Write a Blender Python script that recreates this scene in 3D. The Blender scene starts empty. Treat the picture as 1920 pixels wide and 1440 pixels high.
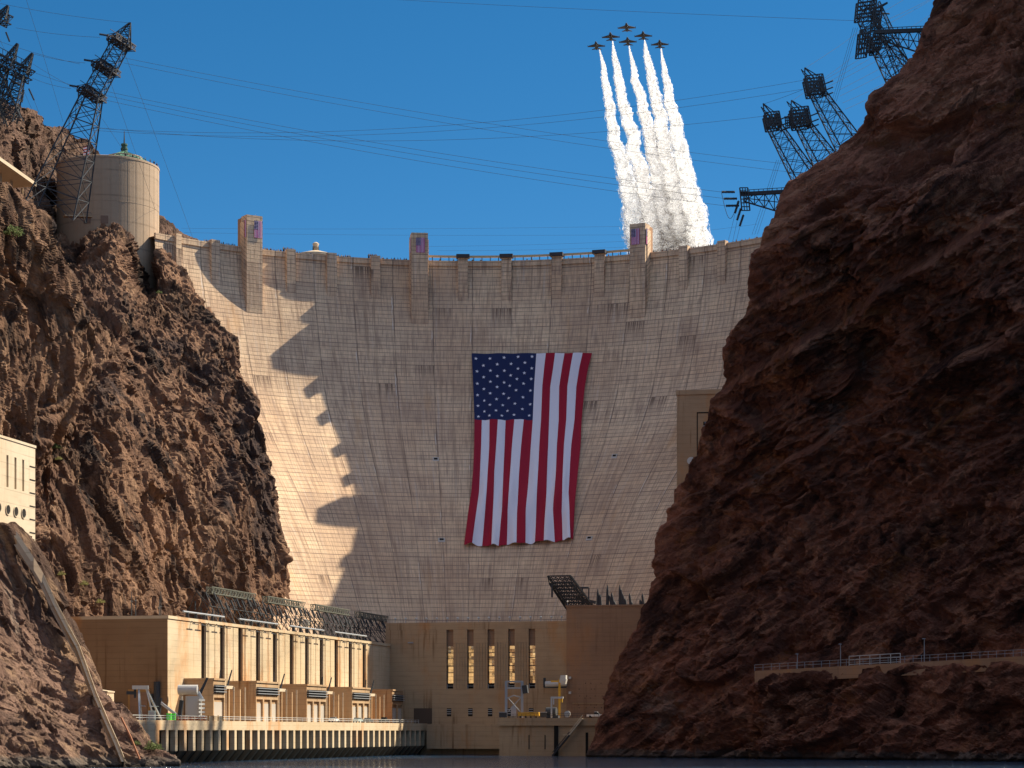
import bpy, math, random
import numpy as np
from mathutils import Vector
S = bpy.context.scene
# ---------------------------------------------------------------- camera
F, HX, HY, EYE = 4150.0, 960.0, 1372.0, 7.5          # focal length and horizon of the 1920x1440 photograph, eye height above the river
cam_d = bpy.data.cameras.new('camera'); cam = bpy.data.objects.new('camera', cam_d); S.collection.objects.link(cam)
cam.location = (0, 0, EYE); cam.rotation_euler = (math.radians(90), 0, 0)
cam_d.sensor_width = 36; cam_d.lens = F/1920*36; cam_d.shift_y = (HY-720)/1920; cam_d.clip_start = 1; cam_d.clip_end = 20000
S.camera = cam
# ---------------------------------------------------------------- light
SUN_AZ, SUN_EL = math.radians(24.5), math.radians(42)   # azimuth from +X towards +Y
sv = Vector((math.cos(SUN_EL)*math.cos(SUN_AZ), math.cos(SUN_EL)*math.sin(SUN_AZ), math.sin(SUN_EL)))
ld = bpy.data.lights.new('sun', 'SUN'); ld.energy = 5.0; ld.angle = math.radians(0.53); ld.color = (1, .885, .69)
lo = bpy.data.objects.new('sun', ld); S.collection.objects.link(lo); lo.rotation_euler = sv.to_track_quat('Z', 'Y').to_euler()
w = bpy.data.worlds.new('World'); S.world = w; w.use_nodes = True
nt = w.node_tree; bg = nt.nodes['Background']; sk = nt.nodes.new('ShaderNodeTexSky'); sk.sky_type = 'NISHITA'; sk.sun_disc = False
sk.sun_elevation = SUN_EL; sk.sun_rotation = math.radians(90)-SUN_AZ; sk.altitude = 1500; sk.air_density = .8; sk.dust_density = .15; sk.ozone_density = 3.5
gm = nt.nodes.new('ShaderNodeGamma'); gm.inputs[1].default_value = 1.0
hs = nt.nodes.new('ShaderNodeHueSaturation'); hs.inputs['Saturation'].default_value = 1.3; hs.inputs['Value'].default_value = .78; hs.inputs['Hue'].default_value = .492
nt.links.new(sk.outputs[0], gm.inputs[0]); nt.links.new(gm.outputs[0], hs.inputs['Color']); 
# sky overhead is paled and brightened as added fill light for the shade
tc = nt.nodes.new('ShaderNodeTexCoord'); sp = nt.nodes.new('ShaderNodeSeparateXYZ'); mr = nt.nodes.new('ShaderNodeMapRange'); mr.interpolation_type = 'SMOOTHSTEP'
mr.inputs[1].default_value = .32; mr.inputs[2].default_value = .75; nt.links.new(tc.outputs['Generated'], sp.inputs[0]); nt.links.new(sp.outputs[2], mr.inputs[0])
h2 = nt.nodes.new('ShaderNodeHueSaturation'); h2.inputs['Saturation'].default_value = .45; h2.inputs['Value'].default_value = 2.4; nt.links.new(sk.outputs[0], h2.inputs['Color'])
mx = nt.nodes.new('ShaderNodeMix'); mx.data_type = 'RGBA'; nt.links.new(mr.outputs[0], mx.inputs[0]); nt.links.new(hs.outputs[0], mx.inputs[6]); nt.links.new(h2.outputs[0], mx.inputs[7])
nt.links.new(mx.outputs[2], bg.inputs[0]); bg.inputs[1].default_value = 0.085
S.view_settings.view_transform = 'Standard'; S.view_settings.look = 'None'; S.view_settings.gamma = 1; S.view_settings.exposure = 0.85
S.cycles.max_bounces = 10; S.cycles.diffuse_bounces = 4; S.cycles.glossy_bounces = 3; S.cycles.transparent_max_bounces = 12; S.cycles.volume_bounces = 2
S.cycles.use_denoising = True; S.cycles.volume_step_rate = 1; S.cycles.volume_max_steps = 256; S.cycles.sample_clamp_indirect = 6
R2 = random.Random(7)
C = S.collection
# ---------------------------------------------------------------- helpers
def P(px, py, D): return Vector(((px-HX)/F*D, D, EYE+(HY-py)/F*D))
def link(o, parent=None):
    C.objects.link(o)
    if parent is not None: o.parent = parent
    return o
def tag(o, label=None, cat=None, group=None, kind=None):
    if label: o['label'] = label
    if cat: o['category'] = cat
    if group: o['group'] = group
    if kind: o['kind'] = kind
    return o
def empty(name, loc, label, cat, group=None):
    o = bpy.data.objects.new(name, None); o.location = loc; C.objects.link(o); return tag(o, label, cat, group)
class MB:
    """collects faces; build() links them as one mesh object"""
    def __init__(s): s.v = []; s.f = []; s.m = []
    def quad(s, a, b, c, d, m=0):
        i = len(s.v); s.v += [tuple(a), tuple(b), tuple(c), tuple(d)]; s.f.append((i, i+1, i+2, i+3)); s.m.append(m)
    def poly(s, pts, m=0):
        i = len(s.v); s.v += [tuple(p) for p in pts]; s.f.append(tuple(range(i, i+len(pts)))); s.m.append(m)
    def hexa(s, p, m=0):      # p: 8 corners, bottom 4 ccw then top 4
        i = len(s.v); s.v += [tuple(q) for q in p]
        for f in ((3,2,1,0),(4,5,6,7),(0,1,5,4),(1,2,6,5),(2,3,7,6),(3,0,4,7)): s.f.append(tuple(i+k for k in f)); s.m.append(m)
    def box(s, x0, x1, y0, y1, z0, z1, m=0, T=None):
        p = [(x0,y0,z0),(x1,y0,z0),(x1,y1,z0),(x0,y1,z0),(x0,y0,z1),(x1,y0,z1),(x1,y1,z1),(x0,y1,z1)]
        if T: p = [T(*q) for q in p]
        s.hexa(p, m)
    def bar(s, a, b, w, h=None, m=0):
        a, b = Vector(a), Vector(b); d = b-a
        if d.length < 1e-6: return
        h = h or w; d.normalize(); u = d.cross(Vector((0,0,1)))
        if u.length < .05: u = d.cross(Vector((0,1,0)))
        u.normalize(); v = u.cross(d); u *= w/2; v *= h/2
        s.hexa([a-u-v, a+u-v, b+u-v, b-u-v, a-u+v, a+u+v, b+u+v, b-u+v], m)
    def tube(s, pts, r, n=6, m=0, caps=True):
        pts = [Vector(p) for p in pts]; rs = r if isinstance(r, (list, tuple)) else [r]*len(pts); i0 = len(s.v)
        for k, p in enumerate(pts):
            d = (pts[min(k+1, len(pts)-1)]-pts[max(k-1, 0)]).normalized(); u = d.cross(Vector((0,0,1)))
            if u.length < .05: u = d.cross(Vector((0,1,0)))
            u.normalize(); v = u.cross(d)
            for j in range(n):
                a = 2*math.pi*j/n; s.v.append(tuple(p+u*math.cos(a)*rs[k]+v*math.sin(a)*rs[k]))
        for k in range(len(pts)-1):
            for j in range(n):
                s.f.append((i0+k*n+j, i0+k*n+(j+1)%n, i0+(k+1)*n+(j+1)%n, i0+(k+1)*n+j)); s.m.append(m)
        if caps:
            s.f.append(tuple(i0+j for j in range(n))[::-1]); s.m.append(m)
            s.f.append(tuple(i0+(len(pts)-1)*n+j for j in range(n))); s.m.append(m)
    def lathe(s, c, prof, n=24, m=0, sx=1, sy=1):   # prof: [(r,z)]
        i0 = len(s.v)
        for r, z in prof:
            for j in range(n):
                a = 2*math.pi*j/n; s.v.append((c[0]+r*math.cos(a)*sx, c[1]+r*math.sin(a)*sy, c[2]+z))
        for k in range(len(prof)-1):
            for j in range(n):
                s.f.append((i0+k*n+j, i0+k*n+(j+1)%n, i0+(k+1)*n+(j+1)%n, i0+(k+1)*n+j)); s.m.append(m)
        s.f.append(tuple(i0+j for j in range(n))[::-1]); s.m.append(m)
        s.f.append(tuple(i0+(len(prof)-1)*n+j for j in range(n))); s.m.append(m)
    def build(s, name, mats, parent=None, smooth=False):
        me = bpy.data.meshes.new(name)
        off = Vector(parent_loc(parent)) if parent is not None else Vector((0,0,0))
        me.from_pydata([(a-off[0], b-off[1], c-off[2]) for a, b, c in s.v], [], s.f)
        for mt in (mats if isinstance(mats, (list, tuple)) else [mats]): me.materials.append(mt)
        me.polygons.foreach_set('material_index', s.m)
        if smooth: me.polygons.foreach_set('use_smooth', [True]*len(s.f))
        me.update()
        return link(bpy.data.objects.new(name, me), parent)
def parent_loc(o):
    l = Vector((0,0,0))
    while o is not None: l += o.location; o = o.parent
    return l
def grid_mesh(name, X, mats, parent=None, smooth=True, uv=None, closed=False):
    """X: (nv,nu,3) array of points -> one sheet"""
    nv, nu = X.shape[:2]; off = np.array(parent_loc(parent)) if parent is not None else 0
    me = bpy.data.meshes.new(name); idx = np.arange(nv*nu).reshape(nv, nu)
    q = np.stack([idx[:-1,:-1], idx[:-1,1:], idx[1:,1:], idx[1:,:-1]], -1).reshape(-1, 4)
    me.vertices.add(nv*nu); me.vertices.foreach_set('co', (X-off).astype(np.float32).ravel())
    me.loops.add(q.size); me.loops.foreach_set('vertex_index', q.astype(np.int32).ravel())
    me.polygons.add(len(q)); me.polygons.foreach_set('loop_start', np.arange(0, q.size, 4, dtype=np.int32))
    me.polygons.foreach_set('loop_total', np.full(len(q), 4, np.int32))
    me.polygons.foreach_set('use_smooth', np.full(len(q), smooth))
    if uv is not None:
        l = me.uv_layers.new(name='UVMap'); l.data.foreach_set('uv', uv.reshape(-1, 2)[q.ravel()].astype(np.float32).ravel())
    for mt in (mats if isinstance(mats, (list, tuple)) else [mats]): me.materials.append(mt)
    me.update(calc_edges=True); me.validate()
    return link(bpy.data.objects.new(name, me), parent)
def copy_tree(o, parent=None, keep=None):
    c = o.copy(); C.objects.link(c)
    if parent is not None: c.parent = parent
    for ch in [x for x in C.objects if x.parent == o and x != c]: copy_tree(ch, c)
    return c
# numpy gradient noise -----------------------------------------------------------
def _h(ix, iy, iz, seed):
    h = (ix*374761393 + iy*668265263 + iz*2147483647 + seed*1274126177) & 0xffffffff
    h = ((h ^ (h >> 13))*1274126177) & 0xffffffff; h = ((h ^ (h >> 16))*2246822519) & 0xffffffff
    return (h ^ (h >> 15)) & 0xffffffff
def perlin(p, seed=0):
    i = np.floor(p).astype(np.int64); f = p-i; u = f*f*f*(f*(f*6-15)+10); out = 0
    for dx in (0, 1):
        for dy in (0, 1):
            for dz in (0, 1):
                h = _h(i[...,0]+dx, i[...,1]+dy, i[...,2]+dz, seed)
                g = ((h & 1023)/511.5-1)*(f[...,0]-dx)+(((h >> 10) & 1023)/511.5-1)*(f[...,1]-dy)+(((h >> 20) & 1023)/511.5-1)*(f[...,2]-dz)
                out = out + g*(u[...,0] if dx else 1-u[...,0])*(u[...,1] if dy else 1-u[...,1])*(u[...,2] if dz else 1-u[...,2])
    return out
def fbm(p, o=4, seed=0, ridged=False):
    a, s, t = 1.0, 0, 0
    for k in range(o):
        n = perlin(p*2.0**k+k*17.3, seed+k); n = (1-np.abs(n)*2.2) if ridged else n
        s = s+a*n; t += a; a *= .5
    return s/t
def facets(p, seed=0, tilt=.8, sharp=60., edge=False):
    """broken-rock relief: every jittered cell is a randomly tilted plane; neighbours meet in a sharp but unbroken edge"""
    i = np.floor(p).astype(np.int64); W = np.zeros(p.shape[:-1]); V = np.zeros(p.shape[:-1])
    for dx in (-1, 0, 1):
        for dy in (-1, 0, 1):
            for dz in (-1, 0, 1):
                c = i+np.array([dx, dy, dz]); h = _h(c[...,0], c[...,1], c[...,2], seed)
                q = c+np.stack([(h & 1023)/1023., ((h >> 10) & 1023)/1023., ((h >> 20) & 1023)/1023.], -1)
                d = p-q; dd = (d*d).sum(-1); g = _h(c[...,0], c[...,1], c[...,2], seed+91)
                v = ((g & 1023)/511.5-1)*d[...,0]+(((g >> 10) & 1023)/511.5-1)*d[...,1]+(((g >> 20) & 1023)/511.5-1)*d[...,2]
                v = v*tilt+((g >> 5) & 255)/255.-.5
                w_ = np.exp(-sharp*dd); W += w_; V += w_*v
                if edge: M = w_ if dx == dy == dz == -1 else np.maximum(M, w_)
    return (V/np.maximum(W, 1e-12), M/np.maximum(W, 1e-12)) if edge else V/np.maximum(W, 1e-12)
# ---------------------------------------------------------------- materials
def mat(name, col=(.5,.5,.5), rough=.8, metal=0, spec=.3, alpha=None):
    m = bpy.data.materials.new(name); m.use_nodes = True; b = m.node_tree.nodes['Principled BSDF']
    b.inputs['Base Color'].default_value = (*col, 1); b.inputs['Roughness'].default_value = rough; b.inputs['Metallic'].default_value = metal
    b.inputs['Specular IOR Level'].default_value = spec
    return m
class NT:
    def __init__(s, m): s.t = m.node_tree; s.b = s.t.nodes['Principled BSDF']
    def n(s, typ, ins=None, **kw):
        nd = s.t.nodes.new(typ)
        for k, v in kw.items(): setattr(nd, k, v)
        for k, v in (ins or {}).items():
            if isinstance(v, bpy.types.NodeSocket): s.t.links.new(v, nd.inputs[k])
            else: nd.inputs[k].default_value = v
        return nd
    def math(s, op, a, b=0.0, clamp=False):
        return s.n('ShaderNodeMath', {0: a, 1: b}, operation=op, use_clamp=clamp).outputs[0]
    def sm(s, x, lo, hi, a=0.0, b=1.0):
        return s.n('ShaderNodeMapRange', {'Value': x, 'From Min': lo, 'From Max': hi, 'To Min': a, 'To Max': b}, interpolation_type='SMOOTHSTEP').outputs[0]
    def mix(s, f, a, b, blend='MIX'):
        nd = s.n('ShaderNodeMix', data_type='RGBA', blend_type=blend, clamp_factor=True)
        for sock, v in ((nd.inputs[0], f), (nd.inputs[6], a), (nd.inputs[7], b)):
            if isinstance(v, bpy.types.NodeSocket): s.t.links.new(v, sock)
            else: sock.default_value = v if not isinstance(v, tuple) else (*v, 1)[:4]
        return nd.outputs[2]
    def vec(s, v, sc): return s.n('ShaderNodeMapping', {'Vector': v, 'Scale': sc}).outputs[0]
    def noise(s, v, scale, detail=4, rough=.55, dist=0.0):
        return s.n('ShaderNodeTexNoise', {'Vector': v, 'Scale': scale, 'Detail': detail, 'Roughness': rough, 'Distortion': dist}).outputs[0]
    def col(s, c): s.t.links.new(c, s.b.inputs['Base Color'])
    def bump(s, h, strength, dist):
        nd = s.n('ShaderNodeBump', {'Height': h, 'Strength': strength, 'Distance': dist}); s.t.links.new(nd.outputs[0], s.b.inputs['Normal'])
def concrete(name, c0, c1, stain=(.2,.1,.045), st=.5, lift=1.524, rust=0.0, vjoint=7.6, zlines=True):
    """board-marked concrete: lift lines, vertical streaks, rust; coordinates are world metres"""
    m = mat(name, c0, .9, spec=.15); t = NT(m)
    pos = t.n('ShaderNodeNewGeometry').outputs['Position']; sx = t.n('ShaderNodeSeparateXYZ', {0: pos})
    z = sx.outputs[2]; hor = t.math('ADD', t.math('MULTIPLY', sx.outputs[0], .97), t.math('MULTIPLY', sx.outputs[1], .6))
    big = t.noise(pos, .035, 4, .6)
    c = t.mix(t.sm(big, .35, .65), c0, c1)
    cmb = t.n('ShaderNodeCombineXYZ', {0: t.math('MULTIPLY', hor, 1.1), 2: t.math('MULTIPLY', z, .045)}).outputs[0]
    stn = t.noise(cmb, .9, 4, .6); msk = t.sm(t.noise(pos, .06, 3), .4, .65)
    c = t.mix(t.math('MULTIPLY', t.math('MULTIPLY', t.sm(stn, .5, .72), msk), st), c, stain)
    cm2 = t.n('ShaderNodeCombineXYZ', {0: t.math('MULTIPLY', hor, .15), 2: t.math('MULTIPLY', z, .8)}).outputs[0]
    hb = t.noise(cm2, 1.0, 4, .65); c = t.mix(t.sm(hb, .45, .75, 0, .35), c, tuple(x*.72 for x in c1))
    if rust: c = t.mix(t.math('MULTIPLY', t.sm(t.noise(t.vec(pos, (1,1,.35)), .12, 5, .65), .5, .7), rust), c, (.5,.22,.07))
    fr = t.math('FRACT', t.math('DIVIDE', z, lift)); ln = t.sm(t.math('ABSOLUTE', t.math('SUBTRACT', fr, .5)), .44, .5)
    ln = t.math('MULTIPLY', ln, t.sm(t.noise(pos, .2, 3), .3, .6, .1, .55)); c = t.mix(ln, c, tuple(x*.5 for x in c1))
    t.col(c); t.bump(t.noise(pos, 1.5, 5, .7), .35, .12)
    return m
# ================================================================= DAM
AX, AY, RR, ZC = -15.0, 683.0, 157.0, 185.0
UK = np.array([0, 8, 14, 20, 30, 40, 52, 65, 80, 95, 115, 140, 185.]); TK = np.array([0, .6, 1.7, 3.3, 6.2, 9.6, 14, 22.5, 35, 49, 64.5, 80, 104.])
_ug = np.linspace(0, 185, 371); _tg = np.interp(_ug, UK, TK)
_tg = np.convolve(np.pad(_tg, 10, mode='reflect', reflect_type='odd'), np.ones(21)/21, 'valid'); _tg -= _tg[0]
def tz(z): return np.interp(ZC-np.asarray(z, float), _ug, _tg)
def dface(th, z, out=0.0):
    r = RR-tz(z)-out; return np.stack([AX+r*np.sin(th), AY+r*np.cos(th), np.asarray(z, float)+0*np.asarray(th)], -1)
_ths = np.linspace(-1.4, 1.4, 4001); _q = dface(_ths, np.full_like(_ths, ZC)); _pxs = HX+_q[:,0]/_q[:,1]*F
def th_at(px): 
    k = slice(400, 3420); return float(np.interp(px, _pxs[k], _ths[k]))
def face_hit(px, py):
    k = np.linspace(640, 860, 2201); q = np.stack([(px-HX)/F*k, k, EYE+(HY-py)/F*k], -1)
    d = np.hypot(q[:,0]-AX, q[:,1]-AY)-(RR-tz(q[:,2])); i = int(np.argmax(d > 0)); return q[i]
# dam concrete: UV.x = arc length along the crest (m), UV.y = height (m)
def dam_mat():
    m = mat('dam_concrete', (.5,.4,.32), .9, spec=.15); t = NT(m)
    uv = t.n('ShaderNodeUVMap').outputs[0]; s = t.n('ShaderNodeSeparateXYZ', {0: uv}); u, v = s.outputs[0], s.outputs[1]
    uu = t.math('DIVIDE', u, 7.6); vv = t.math('DIVIDE', v, 7.62)
    cell = t.n('ShaderNodeCombineXYZ', {0: t.math('FLOOR', uu), 1: t.math('FLOOR', vv)}).outputs[0]
    wn = t.n('ShaderNodeTexWhiteNoise', {'Vector': cell}, noise_dimensions='3D'); rnd = wn.outputs[0]
    cell2 = t.n('ShaderNodeCombineXYZ', {0: t.math('FLOOR', t.math('DIVIDE', u, 15.2)), 1: t.math('FLOOR', t.math('DIVIDE', v, 1.524))}).outputs[0]
    rn2 = t.n('ShaderNodeTexWhiteNoise', {'Vector': cell2}, noise_dimensions='3D').outputs[0]
    big = t.noise(uv, .018, 4, .6)
    c = t.mix(t.sm(big, .4, .6), (.72,.495,.315), (.83,.615,.405))
    c = t.mix(t.sm(rn2, 0, 1, 0, .30), c, (.40,.29,.22))
    c = t.mix(t.sm(rnd, .5, 1, 0, .32), c, (.42,.29,.21))
    c = t.mix(t.sm(t.noise(t.vec(uv, (.10,.05,1)), 1.0, 5, .7), .5, .7, 0, .45), c, (.40,.27,.185))
    # board marks and stains running down
    fine = t.noise(t.vec(uv, (1.3,.10,1)), 1.0, 5, .62); c = t.mix(t.sm(fine, .45, .72, 0, .8), c, (.30,.20,.15))
    fin2 = t.noise(t.vec(uv, (4.5,.3,1)), 1.0, 3, .6); str3 = t.noise(t.vec(uv, (.33,.016,1)), 1.0, 6, .75, .3); c = t.mix(t.sm(str3, .5, .66, 0, .48), c, (.30,.185,.12))
    c = t.mix(t.sm(fin2, .42, .75, 0, .42), c, (.26,.18,.14))
    pale = t.noise(t.vec(uv, (.6,.035,1)), 1.0, 4, .6); c = t.mix(t.sm(pale, .56, .76, 0, .5), c, (.66,.55,.45))
    # streak blocks: from a lift line downwards, only in some blocks
    blk = t.sm(rnd, .94, .965); fall = t.sm(t.math('FRACT', vv), .1, .95)
    bars = t.sm(t.noise(t.vec(uv, (1.9,.02,1)), 1.0, 3, .5), .46, .58)
    c = t.mix(t.math('MULTIPLY', t.math('MULTIPLY', blk, fall), t.math('MULTIPLY', bars, .8)), c, (.13,.085,.06))
    # lift lines every 1.52 m, darker line every fifth
    def line(x, w0, w1): return t.sm(t.math('ABSOLUTE', t.math('SUBTRACT', t.math('FRACT', x), .5)), w0, w1)
    nz = t.noise(t.vec(uv, (.12,.5,1)), 1.0, 4, .6)
    c = t.mix(t.math('MULTIPLY', line(t.math('DIVIDE', v, 1.524), .36, .49), t.sm(nz, .3, .62, .25, .85)), c, (.22,.15,.115))
    c = t.mix(t.math('MULTIPLY', line(t.math('DIVIDE', v, 7.62), .47, .495), .45), c, (.16,.11,.09))
    wob = t.math('MULTIPLY', t.math('SUBTRACT', t.noise(t.vec(uv, (0,.3,0)), 1.0, 3), .5), .05)
    ju = t.math('ADD', t.math('DIVIDE', u, 15.2), wob)
    nj = t.noise(t.vec(uv, (.05,.06,1)), 1.0, 4, .7)
    c = t.mix(t.math('MULTIPLY', line(ju, .478, .492), t.sm(nj, .35, .58, .2, .68)), c, (.12,.085,.07))
    c = t.mix(t.math('MULTIPLY', line(t.math('ADD', ju, .035), .482, .494), t.sm(nj, .52, .66, 0, .7)), c, (.74,.68,.62))
    c = t.mix(t.math('MULTIPLY', line(t.math('ADD', t.math('DIVIDE', u, 15.2), .5), .484, .498), .35), c, (.2,.14,.11))
    rs = t.sm(t.noise(t.vec(uv, (.25,.08,1)), .35, 4, .6), .60, .74); c = t.mix(t.math('MULTIPLY', rs, .35), c, (.55,.30,.13))
    t.col(c)
    hgt = t.math('ADD', t.math('MULTIPLY', line(t.math('DIVIDE', v, 1.524), .40, .49), -.35), t.math('MULTIPLY', t.noise(t.vec(uv, (1,1,1)), 1.2, 5, .7), .6))
    t.bump(hgt, .6, .25)
    return m
M_dam = dam_mat()
M_conc = concrete('powerhouse_concrete', (.60,.485,.335), (.54,.42,.27), (.33,.16,.06), .9, rust=.7)
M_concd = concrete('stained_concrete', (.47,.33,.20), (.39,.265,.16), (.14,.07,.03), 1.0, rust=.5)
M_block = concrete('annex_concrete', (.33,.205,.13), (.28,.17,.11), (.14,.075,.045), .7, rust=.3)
M_pale = concrete('pale_concrete', (.60,.50,.37), (.55,.45,.32), (.3,.18,.09), .4, rust=.15, lift=3.0)
M_vis = concrete('visitor_concrete', (.40,.30,.215), (.37,.275,.195), (.3,.2,.13), .25, lift=9.0)
M_steel = mat('dark_steel', (.045,.05,.058), .8, .0)
M_gsteel = mat('green_grey_steel', (.15,.155,.13), .6, .2)
M_grey = mat('grey_steel', (.33,.35,.38), .5, .4)
M_dark = mat('dark_opening', (.012,.010,.009), .9)
M_white = mat('white_paint', (.55,.54,.51), .5)
M_yel = mat('yellow_paint', (.62,.36,.04), .5)
M_glass = mat('window_glass', (.80,.68,.50), .05, 1.0)
M_wglass = mat('dull_glass', (.02,.022,.024), .45, spec=.2)
M_door = mat('grey_door', (.42,.38,.33), .7)
M_bronze = mat('dark_bronze', (.05,.045,.05), .6)

def build_dam():
    root = empty('dam', (AX, AY+RR, 0), 'huge curved concrete arch dam closing the canyon behind the powerhouse', 'dam')
    n1, n2 = 300, 150
    th = np.linspace(th_at(290), 0.9, n1); z = np.concatenate([np.linspace(-2, 150, 90), np.linspace(150.8, ZC, n2-90)])
    TH, Z = np.meshgrid(th, z); kz = np.clip((150-Z)/25, 0, 1); TH = TH-kz*(0.9-TH)/(0.9-th[0])*(th[0]+1.25)*1.0; X = dface(TH, Z); uv = np.stack([TH*RR, Z], -1)
    # road deck and upstream face close the body
    top = np.stack([AX+(RR+13)*np.sin(th), AY+(RR+13)*np.cos(th), 0*th+ZC], -1)[None]
    back = np.stack([AX+(RR+13)*np.sin(th), AY+(RR+13)*np.cos(th), 0*th-2], -1)[None]
    X = np.concatenate([X, top, back]); uv = np.concatenate([uv, np.stack([th*RR, 0*th+ZC+13], -1)[None], np.stack([th*RR, 0*th], -1)[None]])
    grid_mesh('dam_body', X, M_dam, root, smooth=False, uv=uv)
    def arc_block(name, t0, t1, z0, z1, o0, o1, n=2, mt=M_dam, par=root, taper=False):
        """solid following the arc, from offset o0 (into the body) to o1 in front of the CREST face"""
        ths = np.linspace(t0, t1, n); b = MB(); V = []
        uvs = []
        for t_ in ths:
            for (o, zz) in ((-.3, z0), (o1, z0), (o1, z1), (-.3, z1)):
                r = RR-o; V.append((AX+r*math.sin(t_), AY+r*math.cos(t_), zz))
        for k in range(n-1):
            for j in range(4):
                a = k*4+j; c_ = k*4+(j+1)%4; b.f.append((a, c_, c_+4, a+4)); b.m.append(0)
        b.f.append((0,1,2,3)); b.m.append(0); k = (n-1)*4; b.f.append((k+3,k+2,k+1,k)); b.m.append(0)
        b.v = V; o = b.build(name, mt, par)
        l = o.data.uv_layers.new(name='UVMap'); off = parent_loc(par)
        for lp in o.data.loops:
            v = o.data.vertices[lp.vertex_index].co+off; l.data[lp.index].uv = (math.atan2(v.x-AX, v.y-AY)*RR, v.z+.7*(RR-math.hypot(v.x-AX, v.y-AY)))
        return o
    # parapet, thin wall on the downstream edge, broken up by the pilasters
    th0, th1 = th_at(290), 0.89
    arc_block('parapet', th0, th1, ZC-1.0, ZC+1.1, 0, .55, 160)
    for px, wd in ((330, 2.2), (400, 3.4), (543, 3.4), (620, 3.6), (703, 3.4), (868, 3.6), (950, 3.6), (1045, 3.6), (1126, 3.6), (1285, 3.4), (1357, 3.2)):
        t_ = th_at(px); h = wd*.5/RR*1.05
        arc_block('pilaster', t_-h, t_+h, ZC-22, ZC+1.9, 0, 1.9, 2)
        if 840 < px < 1140: arc_block('pilaster_cap', t_-h*1.35, t_+h*1.35, ZC+1.9, ZC+3.2, 0, 2.9, 2, M_bronze)
    # elevator / comfort towers
    for px, top_, wd, dn in ((468, 12.2, 6.4, 28), (785, 10.6, 6.3, 28), (1203, 11.4, 6.2, 28)):
        t_ = th_at(px); h = wd*.5/RR*1.02
        tw = arc_block('tower', t_-h, t_+h, ZC-dn, ZC+top_, 0, 4.4, 2)
        arc_block('tower_corner', t_-h*1.12, t_-h*1.001, ZC-dn+1, ZC+top_-2.2, 0, 2.9, 2)
        arc_block('tower_corner', t_+h*1.001, t_+h*1.12, ZC-dn+1, ZC+top_-2.2, 0, 2.9, 2)
        b = MB()
        for o in (0,):
            r0, r1 = RR+3.2, RR+.3
            pp = [(AX+r*math.sin(a), AY+r*math.cos(a)) for r, a in ((r1, t_-h), (r1, t_+h), (r0, t_+h), (r0, t_-h))]
            b.hexa([(x, y, ZC+.02) for x, y in pp]+[(x, y, ZC+top_-.4) for x, y in pp])
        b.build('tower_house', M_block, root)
        b = MB(); c_ = dface(t_, ZC, 0); b.box(c_[0]-.9, c_[0]+.9, c_[1]+1, c_[1]+3, ZC+top_, ZC+top_+1.1); b.bar((c_[0]+2.2, c_[1]+1, ZC+top_), (c_[0]+2.2, c_[1]+1, ZC+top_+1.6), .12)
        b.build('roof_vent', M_grey, root)
    # small inspection openings with pale plates on the downstream face
    for px, py, wd in ((817, 862, 2.2), (1152, 856, 2.0), (1105, 1010, 2.2), (828, 1013, 2.4)):
        q = face_hit(px, py); nrm = Vector((AX-q[0], AY-q[1], 60)).normalized(); qq = Vector(q)+nrm*.25
        rt = Vector((nrm.y, -nrm.x, 0)).normalized()*-1; up = rt.cross(nrm)*-1
        if up.z < 0: up = -up
        b = MB(); pl = lambda a, c_, k: qq+rt*a+up*c_+nrm*k
        b.hexa([pl(-wd/2,-.9,-.4), pl(wd/2,-.9,-.4), pl(wd/2,-.9,0), pl(-wd/2,-.9,0), pl(-wd/2,.9,-.4), pl(wd/2,.9,-.4), pl(wd/2,.9,0), pl(-wd/2,.9,0)], 0)
        b.hexa([pl(-wd*.3,-.1,0.01), pl(wd*.3,-.1,.01), pl(wd*.3,-.1,.1), pl(-wd*.3,-.1,.1), pl(-wd*.3,.6,.01), pl(wd*.3,.6,.01), pl(wd*.3,.6,.1), pl(-wd*.3,.6,.1)], 1)
        b.build('inspection_opening', [mat('plate', (.5,.46,.42)), M_dark], root)
    return root
dam = build_dam()

def flag_mesh(name, pts, parent=None, stars=True, ripple=None):
    """pts(a,b)->point; a across 13 stripes 0..1 (left to right), b down 0..1; union on the left top, stripes hang down"""
    b = MB(); n = 26; mrows = 24
    for i in range(n):
        for j in range(mrows):
            a0, a1, b0, b1 = i/n, (i+1)/n, j/mrows, (j+1)/mrows
            s = int((a0+1e-6)*13); m = 2 if (a1 <= 7/13+1e-6 and b1 <= 8/mrows+1e-6) else (0 if s % 2 == 0 else 1)
            b.quad(pts(a0, b1), pts(a1, b1), pts(a1, b0), pts(a0, b0), m)
    return b
M_red = mat('flag_red', (.33,.008,.03), .85); M_fw = mat('flag_white', (.74,.72,.80), .85); M_blue = mat('flag_blue', (.012,.022,.085), .85)
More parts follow.
